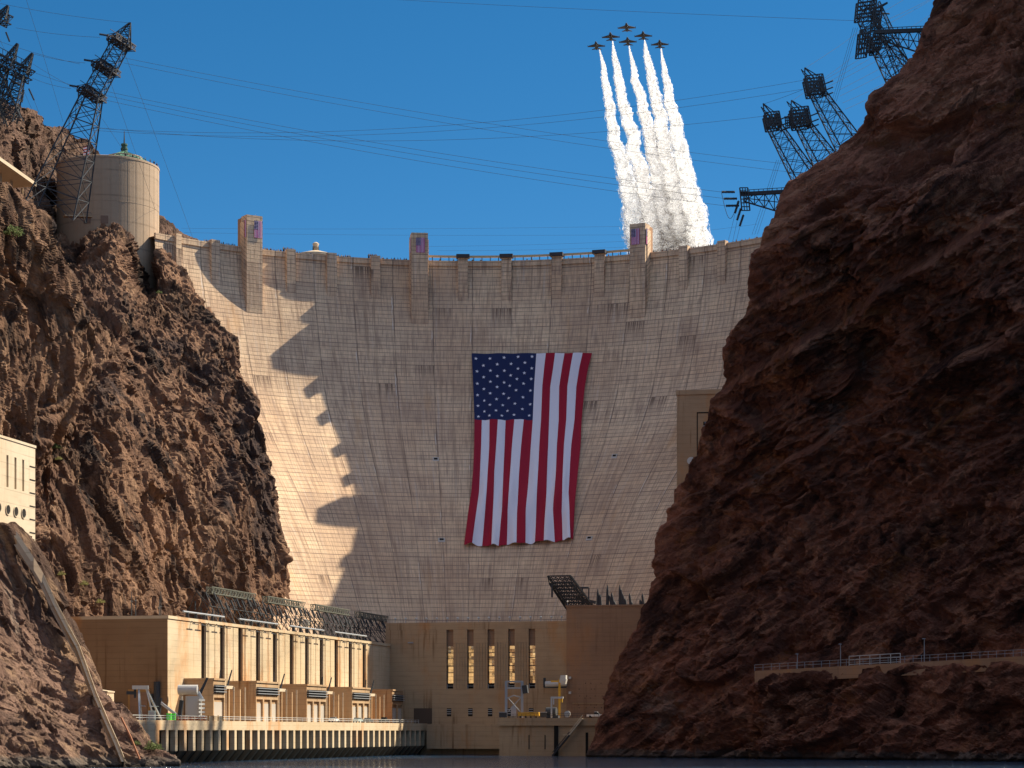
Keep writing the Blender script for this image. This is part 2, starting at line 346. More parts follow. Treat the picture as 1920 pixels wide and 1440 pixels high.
# the giant flag ---------------------------------------------------------------
FR = [90, 180, 300, 515, 680, 850, 975, 1100, 1310]
FB = [[152,212,271,331,391,450,510,570,632,692,752,808,870,930],
      [157,215,273,332,390,448,506,564,622,680,736,792,848,906],
      [163,219,275,332,388,444,500,556,610,660,718,772,828,885],
      [170,218,268,322,371,429,490,547,602,653,714,766,817,864],
      [169,214,266,312,365,414,474,534,590,648,702,752,797,855],
      [162,206,256,300,357,403,460,522,583,641,697,745,785,838],
      [150,200,250,296,353,395,452,514,577,636,690,740,776,830],
      [130,185,240,290,350,385,445,505,570,630,681,732,786,822],
      [103,156,220,281,327,379,445,502,562,622,688,741,797,808]]
FYO = [[90+ -5*k/13 for k in range(14)], [180-4*k/13 for k in range(14)], [300]*14, [515]*14, [680]*14, [850]*14, [975]*14, [1098]*14, [1325,1314,1325,1326,1326,1312,1316,1310,1302,1300,1295,1290,1284,1280]]
def big_flag():
    root = empty('giant_flag', tuple(face_hit(980, 850)), 'giant striped flag with white stars hung vertically down the dam face', 'flag')
    def pix(a, bb):
        k = np.interp(bb, [90, 180, 300, 515, 680, 850, 975, 1100, 1310], range(9)); i = min(int(k), 7); f = k-i
        x = [np.interp(a*13, range(14), FB[i+d]) for d in (0, 1)]; y = [np.interp(a*13, range(14), FYO[i+d]) for d in (0, 1)]
        return 840+(x[0]*(1-f)+x[1]*f)/3.428, 640+(y[0]*(1-f)+y[1]*f)/3.428
    def pt(a, bb, out=0.0):
        x, y = pix(a, bb); q = face_hit(x, y); d = Vector((AX-q[0], AY-q[1], 70)).normalized()
        rip = .9+.55*math.sin(a*29+bb*.004+1.5*math.sin(bb*.006))*(.25+bb/1300)+.3*math.sin(a*67-bb*.007)*(bb/1300)
        return Vector(q)+d*(rip+.25+out)
    rows = [90+(515-90)*j/26 for j in range(26)]+[515+(1310-515)*j/44 for j in range(45)]
    na = 13*5; G = [[pt(i/na, r) for i in range(na+1)] for r in rows]
    parts = {}
    for j in range(len(rows)-1):
        for i in range(na):
            s = i//5; k = 'canton' if (s < 7 and rows[j+1] <= 515.1) else ('red_stripe' if s % 2 == 0 else 'white_stripe')
            key = (k, 0 if k == 'canton' else s)
            parts.setdefault(key, MB()).quad(G[j+1][i], G[j+1][i+1], G[j][i+1], G[j][i])
    cz = None
    for (k, s), b in parts.items():
        # weld the sheet
        vm = {}; nv = []; nf = []
        for f in b.f:
            ff = []
            for q in f:
                key = tuple(round(c, 3) for c in b.v[q])
                if key not in vm: vm[key] = len(nv); nv.append(b.v[q])
                ff.append(vm[key])
            nf.append(tuple(ff))
        b.v, b.f = nv, nf
        o = b.build(k, {'canton': M_blue, 'red_stripe': M_red, 'white_stripe': M_fw}[k], root, True)
        if k == 'canton': cz = o
    st = [(180,125),(271,123),(362,118),(453,114),(543,112),(228,166),(318,163),(407,157),(497,153),(187,205),(274,202),(363,200),(452,191),(541,186),
          (230,240),(318,238),(404,231),(493,218),(189,283),(274,274),(361,275),(445,257),(537,253),(232,316),(317,307),(398,297),(488,285),
          (191,356),(275,349),(361,347),(441,328),(532,326),(236,391),(317,385),(396,376),(486,373),(195,425),(276,423),(360,421),(438,415),(531,414),
          (239,460),(317,458),(394,456),(484,450),(199,494),(276,491),(358,489),(436,487),(525,485)]
    for x, y in st:
        # nearest (a,b) on the cloth
        b_ = min(max(y, 92), 512); a_ = (x-np.interp(b_, FR, [r[0] for r in FB]))/(np.interp(b_, FR, [r[7] for r in FB])-np.interp(b_, FR, [r[0] for r in FB]))*7/13
        r = 14; c0 = pt(a_, b_, .12); ex = (pt(a_+.02, b_, .12)-c0).normalized(); ey = (pt(a_, b_-20, .12)-c0).normalized(); sc = .0555
        pts = []
        for k in range(10):
            rr = (13.5 if k % 2 == 0 else 5.4)*sc; an = math.pi/2+k*math.pi/5+.12*math.sin(x)
            pts.append(c0+ex*math.cos(an)*rr+ey*math.sin(an)*rr)
        b = MB(); i0 = 0; b.v = [tuple(c0)]+[tuple(p) for p in pts]; b.f = [(0, 1+k, 1+(k+1) % 10) for k in range(10)]; b.m = [0]*10
        b.build('star', M_fw, cz)
big_flag()
def small_flag(p00, p10, p01, outv, label, group='flags draped on the dam towers', union_left=True):
    """p00 top left, p10 top right, p01 bottom left"""
    p00, p10, p01 = Vector(p00), Vector(p10), Vector(p01); outv = Vector(outv).normalized()
    root = empty('tower_flag', tuple(p01), label, 'flag', group)
    pt = lambda a, b, o=0.0: p00+(p10-p00)*a+(p01-p00)*b+outv*(.18+.08*math.sin(a*25)+o)
    B = {'canton': MB(), 'red_stripe': MB(), 'white_stripe': MB()}
    for s in range(13):
        y0 = .52 if s < 7 else 0
        for q in range(2):
            for r_ in range(6):
                a0, a1 = (s+q/2)/13, (s+q/2+.5)/13; b0, b1 = y0+(1-y0)*r_/6, y0+(1-y0)*(r_+1)/6
                B['red_stripe' if s % 2 == 0 else 'white_stripe'].quad(pt(a0, b1), pt(a1, b1), pt(a1, b0), pt(a0, b0))
    for i in range(7): B['canton'].quad(pt(i/13, .52), pt((i+1)/13, .52), pt((i+1)/13, 0), pt(i/13, 0))
    B['red_stripe'].build('red_stripe', M_sred, root); B['white_stripe'].build('white_stripe', M_swhite, root); cn = B['canton'].build('canton', M_blue, root)
    b = MB()
    for i in range(5):
        for j in range(6):
            c_ = pt((.6+i*1.42)/13, .05+j*.083, .05); e = (p10-p00).normalized()*.16; u = Vector((0,0,.16))
            b.poly([c_+e, c_+u, c_-e, c_-u])
    b.build('star', M_swhite, cn)
M_sred = mat('banner_red', (.42,.03,.12), .85); M_swhite = mat('banner_white', (.62,.50,.70), .85)
for px, top_, hgt, side, lab in ((468, 12.2, 6.3, 'L', 'far left'), (785, 10.6, 5.6, 'L', 'middle'), (1203, 11.4, 5.9, 'R', 'right hand')):
    t_ = th_at(px); h = 3.2/RR*1.02; wd = 3.2*1.0
    def TP(tt_, o, z): r = RR-o; return (AX+r*math.sin(tt_), AY+r*math.cos(tt_), z)
    o = 4.5; k0, k1 = (-.1, .9) if px == 468 else ((-.45, .62) if px == 785 else (-.75, .3))
    small_flag(TP(t_+h*k0, o, ZC+top_-1.9), TP(t_+h*k1, o, ZC+top_-1.9), TP(t_+h*k0, o, ZC+top_-1.9-hgt), (AX-TP(t_,0,0)[0], AY-TP(t_,0,0)[1], 0),
        'small striped flag on the front of the %s dam tower' % {'far left': 'leftmost', 'middle': 'middle', 'right hand': 'rightmost'}[lab])
    sgn = -1 if side == 'L' else 1
    tang = Vector((math.cos(t_), -math.sin(t_), 0))*sgn
    a_, b_ = (TP(t_+sgn*h, .9, ZC+top_-1.9), TP(t_+sgn*h, 4.1, ZC+top_-1.9)) 
    if side == 'R': a_, b_ = b_, a_
    small_flag(a_, b_, (a_[0], a_[1], a_[2]-hgt), tang, 'small striped flag on the shaded side wall of the %s dam tower' % {'far left': 'leftmost', 'middle': 'middle', 'right hand': 'rightmost'}[lab])
# railing with a tan top beam between the two elevator towers
def crest_rail():
    t0, t1 = th_at(803), th_at(1186); root = empty('crest_fence', dface((t0+t1)/2, ZC), 'tan beam on thin posts running along the dam crest between two towers', 'fence')
    b = MB(); n = 40
    pts = [dface(t0+(t1-t0)*k/n, ZC+3.1, 0) for k in range(n+1)]
    for k in range(n): b.bar((*(pts[k][:2]), ZC+2.75), (*(pts[k+1][:2]), ZC+2.75), .6, .8)
    b.build('top_beam', mat('tan_beam', (.55,.42,.24)), root)
    for k in range(25):
        q = dface(t0+(t1-t0)*(k+.5)/25, ZC); b = MB(); b.bar((q[0], q[1], ZC+.9), (q[0], q[1], ZC+2.6), .3); b.build('post', M_bronze, root)
crest_rail()
# intake tower roof showing above the crest
def intake():
    q = P(592, 480, 905); root = empty('intake_tower', (q.x, q.y, ZC-20), 'pale domed intake tower top peeking over the dam crest', 'tower')
    b = MB(); z0 = P(0, 487, 905).z-25; b.lathe((q.x, q.y, z0), [(7.5, 0), (7.5, 26)], 20); b.build('shaft', M_pale, root)
    b = MB(); zr = z0+26; b.lathe((q.x, q.y, zr), [(8.4, -.4), (8.4, .6), (5, 1.6), (2.6, 2.3)], 20); b.build('roof', M_pale, root)
    b = MB(); b.lathe((q.x, q.y, zr+2.3), [(1.1, 0), (1.1, 2.7), (1.3, 2.7), (1.3, 3.3), (.6, 3.8)], 12); b.build('lantern', M_pale, root)
    b = MB()
    for k in range(8):
        a = k*math.pi/4+.2; b.bar((q.x+1.12*math.cos(a), q.y+1.12*math.sin(a), zr+2.8), (q.x+1.12*math.cos(a), q.y+1.12*math.sin(a), zr+4.4), .35, .1)
    b.build('window', M_dark, root)
intake()
# ================================================================= TERRAIN
def rock_mat(name, cols, patina=.5, pale=.3, water=True, dark=(.03,.024,.024), bscale=1.0, dip=(0.,0.,0.), orange=0.0, gain=1.0, along='z', veins=(), blot=.85, dveins=()):
    S3 = (1, 1, .35) if along == 'z' else (.35, 1, 1)
    m = mat(name, cols[0], .95, spec=.12); t = NT(m)
    pos = t.n('ShaderNodeNewGeometry').outputs['Position']
    rp = t.n('ShaderNodeMapping', {'Vector': pos, 'Rotation': dip}, vector_type='POINT').outputs[0]
    st = t.vec(rp, S3)
    c = t.mix(t.sm(t.noise(st, .045, 5, .65, .6), .38, .62), cols[0], cols[1])
    c = t.mix(t.sm(t.noise(t.vec(rp, (S3[0]*1.3, 1, S3[2]*1.3)), .028, 6, .7, .8), .47, .60, 0, blot), c, tuple(x*.36 for x in cols[1]))
    c = t.mix(t.sm(t.noise(st, .16, 5, .7, .4), .48, .68, 0, .8), c, cols[2])
    c = t.mix(t.sm(t.noise(t.vec(rp, (S3[0]+.15 if S3[0]<1 else 1, 1, S3[2]+.15 if S3[2]<1 else 1)), .7, 4, .7), .45, .75, 0, .6), c, tuple(x*.55 for x in cols[1]))
    c = t.mix(t.sm(t.noise(st, .075, 5, .7, .8), .52, .66, 0, patina), c, dark)
    c = t.mix(t.sm(t.noise(t.vec(rp, S3), .11, 6, .72, .5), .62, .76, 0, pale), c, (.42, .33, .26))
    if orange: c = t.mix(t.sm(t.noise(t.vec(rp, S3), .09, 5, .7, .7), .55, .72, 0, orange), c, (.28, .105, .03))
    c = t.mix(t.sm(t.noise(t.vec(pos, (1,1,.12)), .9, 4, .6), .58, .8, 0, .45), c, dark)
    if water:
        z = t.n('ShaderNodeSeparateXYZ', {0: pos}).outputs[2]
        zz = t.math('ADD', z, t.math('MULTIPLY', t.noise(pos, .25, 3), 3.0))
        c = t.mix(t.sm(zz, 3.2, 4.2, .75, 0), c, (.15, .13, .11)); c = t.mix(t.sm(z, .3, .9, .9, 0), c, (.02, .018, .015))
    for (cx_, cy_, cz_, rx, rz) in list(veins)+list(dveins):
        d = t.n('ShaderNodeVectorMath', {0: t.n('ShaderNodeVectorMath', {0: pos, 1: (cx_, cy_, cz_)}, operation='SUBTRACT').outputs[0], 1: (1/rx, 1/16., 1/rz)}, operation='MULTIPLY').outputs[0]
        ln = t.n('ShaderNodeVectorMath', {0: d}, operation='LENGTH').outputs['Value']
        k = t.math('ADD', ln, t.math('MULTIPLY', t.math('SUBTRACT', t.noise(st, .30, 7, .8, .8), .5), 4.2))
        c = t.mix(t.sm(k, .3, .8, .7, 0), c, (.30, .19, .14)) if (cx_, cy_, cz_, rx, rz) in veins else t.mix(t.sm(k, .5, 1.3, .8, 0), c, (.045, .034, .035))
    t.col(c)
    h0 = t.noise(t.vec(rp, S3), 3.2*bscale, 5, .75)
    h = t.math('ADD', t.math('ADD', t.math('MULTIPLY', h0, .35), t.noise(t.vec(rp, (S3[0]+.15 if S3[0]<1 else 1, 1, S3[2]+.15 if S3[2]<1 else 1)), .8*bscale, 6, .75, .3)), t.math('MULTIPLY', t.n('ShaderNodeTexVoronoi', {'Vector': t.vec(rp, S3), 'Scale': .55*bscale}, feature='DISTANCE_TO_EDGE').outputs[0], .5))
    t.bump(h, 1.0, 1.3)
    return m
M_rockL = rock_mat('canyon_rock_tan', [(.275,.155,.097), (.16,.09,.062), (.41,.25,.155)], .9, .5, bscale=1.0, dveins=[(*P(x, y, D), rx, rz) for x, y, D, rx, rz in ((470, 820, 745, 7, 22), (500, 980, 738, 6, 20), (385, 690, 735, 10, 8), (250, 880, 690, 6, 14), (430, 930, 728, 5, 16), (120, 560, 650, 6, 12), (330, 640, 730, 9, 6), (200, 760, 680, 4, 16))], dip=(0,math.radians(18),0))
M_rockF = rock_mat('canyon_rock_near', [(.29,.178,.13), (.20,.122,.092), (.42,.27,.165)], .5, .6, dip=(0,math.radians(30),0))
M_rockR = rock_mat('canyon_rock_red', [(.37,.15,.092), (.21,.085,.057), (.52,.25,.15)], .8, .45, blot=.85, bscale=1.7, dip=(0, math.radians(30), 0), orange=.7, dark=(.022,.013,.013), along='x', veins=[(*P(x, y, D), rx, rz) for x, y, D, rx, rz in ((1645, 655, 618, 7, 13), (1855, 730, 600, 5, 17), (1850, 400, 612, 12, 6), (1888, 440, 606, 10, 8), (1845, 262, 618, 4, 9), (1560, 800, 622, 5, 13), (1420, 900, 640, 4, 8), (1250, 1330, 640, 8, 9))])
M_rockT = rock_mat('canyon_rock_top', [(.21,.125,.088), (.15,.09,.066), (.27,.175,.12)], .6, .2)

def catmull(A, t):
    """A:(n,...) samples, t in 0..n-1"""
    n = A.shape[0]; i = np.clip(np.floor(t).astype(int), 0, n-2); f = (t-i).reshape((-1,)+(1,)*(A.ndim-1))
    g = lambda k: A[np.clip(i+k, 0, n-1)]
    # softened cubic: half way between linear and catmull-rom, so that corners stay put
    c = .5*((2*g(0))+(-g(-1)+g(1))*f+(2*g(-1)-5*g(0)+4*g(1)-g(2))*f*f+(-g(-1)+3*g(0)-3*g(1)+g(2))*f**3)
    return .5*c+.5*(g(0)*(1-f)+g(1)*f)
def net(rows, nu, nv):
    """rows: list (top to bottom) of lists of world points -> dense grid"""
    A = np.array([[tuple(p) for p in r] for r in rows])      # (R,Cc,3)
    # resample v by arc length so that cells keep an even size
    d = np.linalg.norm(np.diff(A, axis=0), axis=2).mean(1); cv = np.concatenate([[0], np.cumsum(d)]); tv = np.interp(np.linspace(0, cv[-1], nv), cv, range(len(cv)))
    du = np.linalg.norm(np.diff(A, axis=1), axis=2).mean(0); cu = np.concatenate([[0], np.cumsum(du)]); tu = np.interp(np.linspace(0, cu[-1], nu), cu, range(len(cu)))
    B = catmull(A, tv); B = catmull(B.swapaxes(0, 1), tu).swapaxes(0, 1)
    return B
def normals(X):
    du = np.gradient(X, axis=1); dv = np.gradient(X, axis=0); n = np.cross(du, dv)
    return n/np.maximum(np.linalg.norm(n, axis=2, keepdims=True), 1e-9)
def smooth_n(n, k=9):
    for ax in (0, 1):
        pad = [(0,0)]*3; pad[ax] = (k, k); q = np.pad(n, pad, mode='edge'); c = np.cumsum(q, axis=ax)
        sl = [slice(None)]*3; s2 = [slice(None)]*3; sl[ax] = slice(2*k, None); s2[ax] = slice(0, -2*k)
        n = (c[tuple(sl)]-c[tuple(s2)])/(2*k)
    return n/np.maximum(np.linalg.norm(n, axis=2, keepdims=True), 1e-9)
def rot(p, ax, deg):
    a = math.radians(deg); c, s = math.cos(a), math.sin(a); x, y, z = p[...,0], p[...,1], p[...,2]
    return np.stack([x*c+z*s, y, -x*s+z*c], -1) if ax == 'y' else np.stack([x, y*c-z*s, y*s+z*c], -1)
def craggy(X, sgn, amp, seed, lean=0., stretch=2.2, towards=None, fade=None, along='z', fine=1.0, strata=0.0, sdeg=0., mid=1.0, warp=5.):
    """push the sheet in and out along its smoothed normal with broken-rock relief of several sizes"""
    n = smooth_n(normals(X), 11)*sgn
    p = X.copy(); q = rot(p, 'y', lean); q = q*(np.array([1, .8, 1/stretch]) if along == 'z' else np.array([1/stretch, .8, 1]))
    wrp = np.stack([fbm(q/14+3.1, 3, seed+50), fbm(q/14+9.7, 3, seed+60), fbm(q/14+21., 3, seed+70)], -1)
    q = q+wrp*warp
    f1, e1 = facets(q/17, seed+1, 1.5, edge=True); f2, e2 = facets(q/8, seed+2, 1.5, edge=True)
    h = 1.5*fbm(q/36, 3, seed)+mid*(1.25*f1+.62*f2)+fine*(.30*facets(q/3.8, seed+3, 1.6)+.15*facets(q/1.8, seed+4, 1.7)+.07*facets(q/.9, seed+6, 1.7))
    h = h-.30*np.clip((.62-e1)/.12, 0, 1)-.14*np.clip((.60-e2)/.1, 0, 1)
    if strata:
        r_ = rot(p, 'y', sdeg); zz = r_[...,2]+6*fbm(p/35, 3, seed+33)+1.5*fbm(p/8, 2, seed+34)
        for per, am in ((13., 1.0), (5.3, .42)):
            f = zz/per; ii = np.floor(f); f = f-ii; hh = ((_h(ii.astype(np.int64), 0*ii.astype(np.int64), 0*ii.astype(np.int64), seed+8) & 255)/255.)
            h = h+strata*am*((.5+hh)*(np.clip(f*1.0, 0, 1)**1.3)*np.clip((1-f)*9, 0, 1)-.4)
    k = amp*h
    if fade is not None: k = k*fade
    return X+n*k[..., None]

# ---- left canyon wall behind the powerhouse wing
def rowL(y, pr, dr, dl, zoff=0, top=False):
    ps = [-420, -200, 0, 150, 300]; r = []
    cols = [-420, -180, 0, 90, 180, 262, 300, 350, 400, 450, 500, 540]
    k0 = (-180, dl)
    out = []
    for c in cols:
        px = min(c, pr) if c <= pr-4 else None
        if px is None: continue
        f = (c+180)/(pr+180); D = dl+(dr-dl)*f
        out.append((px, D))
    # always resample to 12 columns between left and the silhouette
    xs = np.linspace(0, 1, 12); L = []
    for s in xs:
        px = -420+(pr+420)*s; f = (px+180)/(pr+180); L.append(P(px, y, dl+(dr-dl)*f))
    e = L[-1]; L += [e+Vector((-1.5, 9, 0)), e+Vector((-9, 26, 0)), e+Vector((-40, 60, 0))]
    return L
rows = [rowL(y, pr, dr, dl) for y, pr, dr, dl in (
    (432, 280, 812, 715), (452, 290, 800, 690), (500, 322, 786, 660), (560, 372, 774, 640), (640, 436, 762, 615), (675, 441, 758, 605),
    (700, 443, 756, 596), (790, 488, 750, 575), (900, 513, 744, 550), (1000, 528, 739, 535), (1110, 537, 734, 522), (1250, 548, 730, 510), (1400, 560, 728, 500))]
# ledge row behind the rim, so that the wall has a top
t0 = rows[0]; rows = [[p+Vector((-30, 60, 6)) for p in t0], [p+Vector((-6, 14, 3)) for p in t0]]+rows
XL = net(rows, 640, 700)
# the notch in which the visitor centre stands and the deep gully above it
pxg = HX+XL[...,0]/XL[...,1]*F; pyg = HY-(XL[...,2]-EYE)/XL[...,1]*F
def bump2(x, y, sx, sy, a): return a*np.exp(-((pxg-x)/sx)**2-((pyg-y)/sy)**2)
XL[...,1] += bump2(268, 474, 15, 62, 40)+bump2(110, 470, 40, 60, 18)-bump2(225, 480, 28, 40, 14)-bump2(200, 700, 60, 260, 8)+bump2(60, 900, 30, 300, 10)
XL = craggy(XL, -1, 2.3, 11, lean=9, stretch=3.0, mid=1.1, fine=1.8, warp=4.)
o = grid_mesh('cliff', XL, M_rockL, smooth=False); tag(o, 'tall sunlit craggy brown canyon wall dropping behind the long powerhouse wing', kind='structure')
# ---- ridge at upper left, behind the leaning pylon
def simple_rows(spec, px0, back=(0, 60, 10), wrap=((-2, 10, 0), (-12, 30, 0), (-50, 70, 0)), ncol=10, sgn=1):
    out = []
    for y0, pr, dr, dl, y_l in spec:      # silhouette point (pr,y0), left edge (px0,y_l)
        L = []
        for s in np.linspace(0, 1, ncol): L.append(P(px0+(pr-px0)*s, y_l+(y0-y_l)*s, dl+(dr-dl)*s))
        e = L[-1]; L += [e+Vector(v) for v in wrap]; out.append(L)
    t = out[0]; return [[p+Vector(back)*1.0 for p in t], [p+Vector(back)*.25 for p in t]]+out
top = [(-500, 140), (-160, 165), (-60, 180), (0, 193), (30, 197), (55, 206), (70, 222), (82, 236), (105, 236), (130, 246), (150, 262), (166, 285), (174, 300)]
rowsT = []
for dy, dD in ((0, 0), (14, -6), (40, -14), (80, -22), (130, -30), (190, -38), (300, -46)):
    rowsT.append([P(px, y+dy*(1 if dy < 100 else 1), 745+.75*max(px, 0)+dD*.4) for px, y in top]+[P(184+dy*.05, 330+dy, 895), P(176, 340+dy, 930)])
rowsT = [[p+Vector((0, 70, 8)) for p in rowsT[0]], [p+Vector((0, 18, 1)) for p in rowsT[0]]]+rowsT
XT = craggy(net(rowsT, 420, 300), -1, 2.2, 23, lean=-10, stretch=1.4)
o = grid_mesh('cliff', XT, M_rockT, smooth=False); tag(o, 'dark brown rocky ridge rising against the sky behind the leaning pylon', kind='structure')
# ---- near shoulder on the left edge
nearS = [(335, -40, 585), (345, 8, 590), (372, 26, 594), (400, 48, 597), (430, 70, 600), (470, 92, 606), (520, 118, 612), (580, 150, 620), (660, 168, 622), (760, 130, 618), (860, 60, 612), (940, 10, 605), (1020, -40, 600)]
rowsN = []
for y, pr, D in nearS:
    L = [P(-420+(pr+420)*s, y-10*(1-s), D-95*(1-s)) for s in np.linspace(0, 1, 10)]; e = L[-1]
    L += [e+Vector((-1, 10, 0)), e+Vector((-6, 30, 0)), e+Vector((-25, 70, 0))]; rowsN.append(L)
rowsN = [[p+Vector((-15, 60, -10)) for p in rowsN[0]], [p+Vector((-4, 15, 1)) for p in rowsN[0]]]+rowsN
XN = craggy(net(rowsN, 330, 560), -1, 2.0, 37, lean=8, stretch=3.2, fine=1.5, warp=5.)
o = grid_mesh('cliff', XN, M_rockL, smooth=False); tag(o, 'tan fractured rock shoulder above the sunlit concrete building with round holes', kind='structure')
# ---- foreground rock slope at lower left
nearF = [(1002, 12, 505), (1018, 34, 506), (1060, 62, 508), (1115, 88, 509), (1170, 112, 510), (1230, 140, 506), (1290, 176, 497), (1340, 212, 488), (1385, 252, 482), (1415, 288, 479), (1440, 325, 478), (1475, 375, 476)]
rowsF = []
for y, pr, D in nearF:
    f = (y-985)/450; L = [P(-360+(pr+360)*s, y-14*(1-s)*(1-f), D-(62+8*f)*(1-s)) for s in np.linspace(0, 1, 10)]; e = L[-1]
    L += [e+Vector((-2, 8, 0)), e+Vector((-12, 24, 0)), e+Vector((-35, 60, 0))]; rowsF.append(L)
rowsF = [[p+Vector((-20, 50, -6)) for p in rowsF[0]], [p+Vector((-4, 12, -1)) for p in rowsF[0]]]+rowsF
XF = craggy(net(rowsF, 420, 420), -1, 1.9, 53, fine=1.5, lean=32, stretch=3.8)
o = grid_mesh('cliff', XF, M_rockF, smooth=False); tag(o, 'pinkish brown foreground rock slope with deep black crevices running down to the river', kind='structure')
# ---- right canyon wall
silR = [(-45, 1792, 596), (0, 1768, 596), (60, 1736, 596), (130, 1702, 596), (168, 1662, 596), (182, 1640, 596), (240, 1600, 596), (290, 1548, 596), (330, 1500, 596), (372, 1466, 596), (440, 1431, 596), (520, 1405, 604),
        (590, 1396, 612), (640, 1364, 618), (735, 1348, 630), (800, 1322, 638), (855, 1303, 645), (950, 1263, 652), (1060, 1231, 652), (1150, 1203, 652), (1200, 1181, 652), (1270, 1152, 652), (1340, 1130, 650), (1400, 1113, 650), (1440, 1098, 650), (1500, 1085, 650)]
rowsR = []
for y, pl, D in silR:
    up = max(0, (1400-y)/1400); L = []
    e = P(pl, y, D)
    L += [e+Vector((52, 150, -80*up)), e+Vector((36, 70, -45*up)), e+Vector((14, 28, -13*up)), e+Vector((2.5, 9, 0))]
    for s in np.linspace(0, 1, 11):
        px = pl+(2450-pl)*s; Dr = 505+48*up
        L.append(P(px, y+(14 if y > 1250 else 10)*s, D+(Dr-D)*s))
    rowsR.append(L)
rowsR = [[p+Vector((70, 60, 1)) for p in rowsR[0]], [p+Vector((14, 12, 4)) for p in rowsR[0]]]+rowsR
XR = net(rowsR, 820, 800)
pxg = HX+XR[...,0]/XR[...,1]*F; pyg = HY-(XR[...,2]-EYE)/XR[...,1]*F
# big forms of the wall: bulges, the diagonal ravine, and the ledge that carries the river road
yroad = 1258-(np.clip(pxg, 1400, 2300)-1415)*.055
XR[...,1] += bump2(1580, 640, 50, 200, 6)+bump2(1640, 660, 45, 90, 10)-bump2(1350, 1150, 60, 110, 4)-bump2(1800, 380, 200, 60, 8)+bump2(1500, 250, 300, 30, 4)
led = np.clip((pyg-yroad)/10, 0, 1)*np.clip((pxg-1405)/40, 0, 1); XR[...,1] -= 9*led; XR[...,0] -= 3*led
fadeR = np.clip(np.abs(pyg-yroad)/30, .5, 1); fadeR = np.where(pxg > 1400, fadeR, 1)
sx_ = np.interp(pyg, [q[0] for q in silR], [q[1] for q in silR]); fadeR = fadeR*np.clip(.38+.62*np.abs(pxg-sx_)/130, .38, 1)
XR = craggy(XR, -1, 2.6, 71, lean=30, stretch=2.8, along='x', mid=.9, fine=1.9, strata=1.3, sdeg=28, fade=fadeR, warp=4.)
o = grid_mesh('cliff', XR, M_rockR, smooth=False); tag(o, 'massive shaded red brown canyon wall filling the side of the scene opposite the powerhouse wing', kind='structure')
# ---- right abutment behind, where the dam meets the rock (throws the shade on the dam foot)
def abut():
    rr = []
    for z in (192, 189, 186, 170, 140, 110, 80, 50, 20, -5):
        b = max(0, z-110)*.2; L = []
        for x, y in ((210, 800), (150, 796), (118, 790), (100, 785), (84+b, 781), (76+b, 786), (77+b, 800), (94+b, 812), (130, 830), (200, 850)):
            k = max(0, z-186); L.append(Vector((x+k*.7+(3 if z < 120 else 0), y+k*.3, z)))
        rr.append(L)
    X = craggy(net(rr, 260, 240), 1, 2.0, 91, lean=20, stretch=1.6)
    o = grid_mesh('cliff', X, M_rockR, smooth=False); tag(o, 'red rock abutment where the dam crest meets the shaded wall', kind='structure')
abut()
# ---- dark hill beyond the dam at its left end
hill = []
for k, dD in enumerate((60, 15, 0, -12, -25)):
    hill.append([P(px, y+(-4, 0, 0, 30, 90)[k], 900+dD) for px, y in ((230, 330), (262, 385), (288, 410), (305, 416), (322, 430), (335, 443), (360, 452), (400, 470))])
Xh = craggy(net(hill, 160, 90), -1, 1.1, 5, stretch=1.2)
o = grid_mesh('hill', Xh, M_rockT, smooth=False); tag(o, 'small dark rocky hill beyond the far end of the dam crest', kind='structure')
# ---- river
def river():
    m = mat('river_water', (.012,.04,.085), .06, spec=.5); t = NT(m); pos = t.n('ShaderNodeNewGeometry').outputs['Position']
    a = t.noise(t.vec(pos, (1, .35, 1)), .9, 6, .7); b = t.noise(t.vec(pos, (1, .5, 1)), .12, 4, .6)
    c = t.mix(t.sm(t.math('ADD', a, t.math('MULTIPLY', b, .4)), .55, .9), (.008,.028,.06), (.02,.07,.14)); t.col(c)
    t.bump(t.math('ADD', a, t.math('MULTIPLY', b, 2)), 1.0, 1.6)
    me = MB(); me.quad((-500,-300,0), (500,-300,0), (500,900,0), (-500,900,0)); o = me.build('river', m); tag(o, 'dark blue rippled river at the foot of the powerhouse', kind='structure')
    g = mat('river_bed', (.08,.06,.045)); me = MB(); me.quad((-9000,-6000,-6), (9000,-6000,-6), (9000,12000,-6), (-9000,12000,-6)); o = me.build('ground', g); tag(o, 'flat brown land', kind='structure')
river()

# ---- the canyon goes on down river, past and behind the camera; its sunlit side throws warm light back
def reach(pts, zs, lean, sgn, seed, label, mt):
    rr = [[Vector((x+lean*z, y, z)) for x, y in pts] for z in zs]
    X = craggy(net(rr, 260, 120), sgn, 3.5, seed, lean=20, stretch=2.)
    o = grid_mesh('cliff', X, mt, smooth=False); tag(o, label, kind='structure')
reach([(-175, 500), (-140, 420), (-118, 300), (-105, 150), (-112, 0), (-100, -160), (-120, -330)], (190, 150, 100, 50, -4), -.35, -1, 201, 'sunlit canyon wall down river on the powerhouse wing side', M_rockL)
reach([(190, 470), (160, 380), (125, 240), (120, 80), (128, -80), (112, -200), (120, -330)], (120, 90, 60, 25, -4), .35, 1, 211, 'shaded canyon wall down river on the road side', M_rockR)
ORD = 'first second third fourth fifth sixth seventh eighth ninth tenth eleventh twelfth thirteenth fourteenth fifteenth sixteenth seventeenth eighteenth'.split()
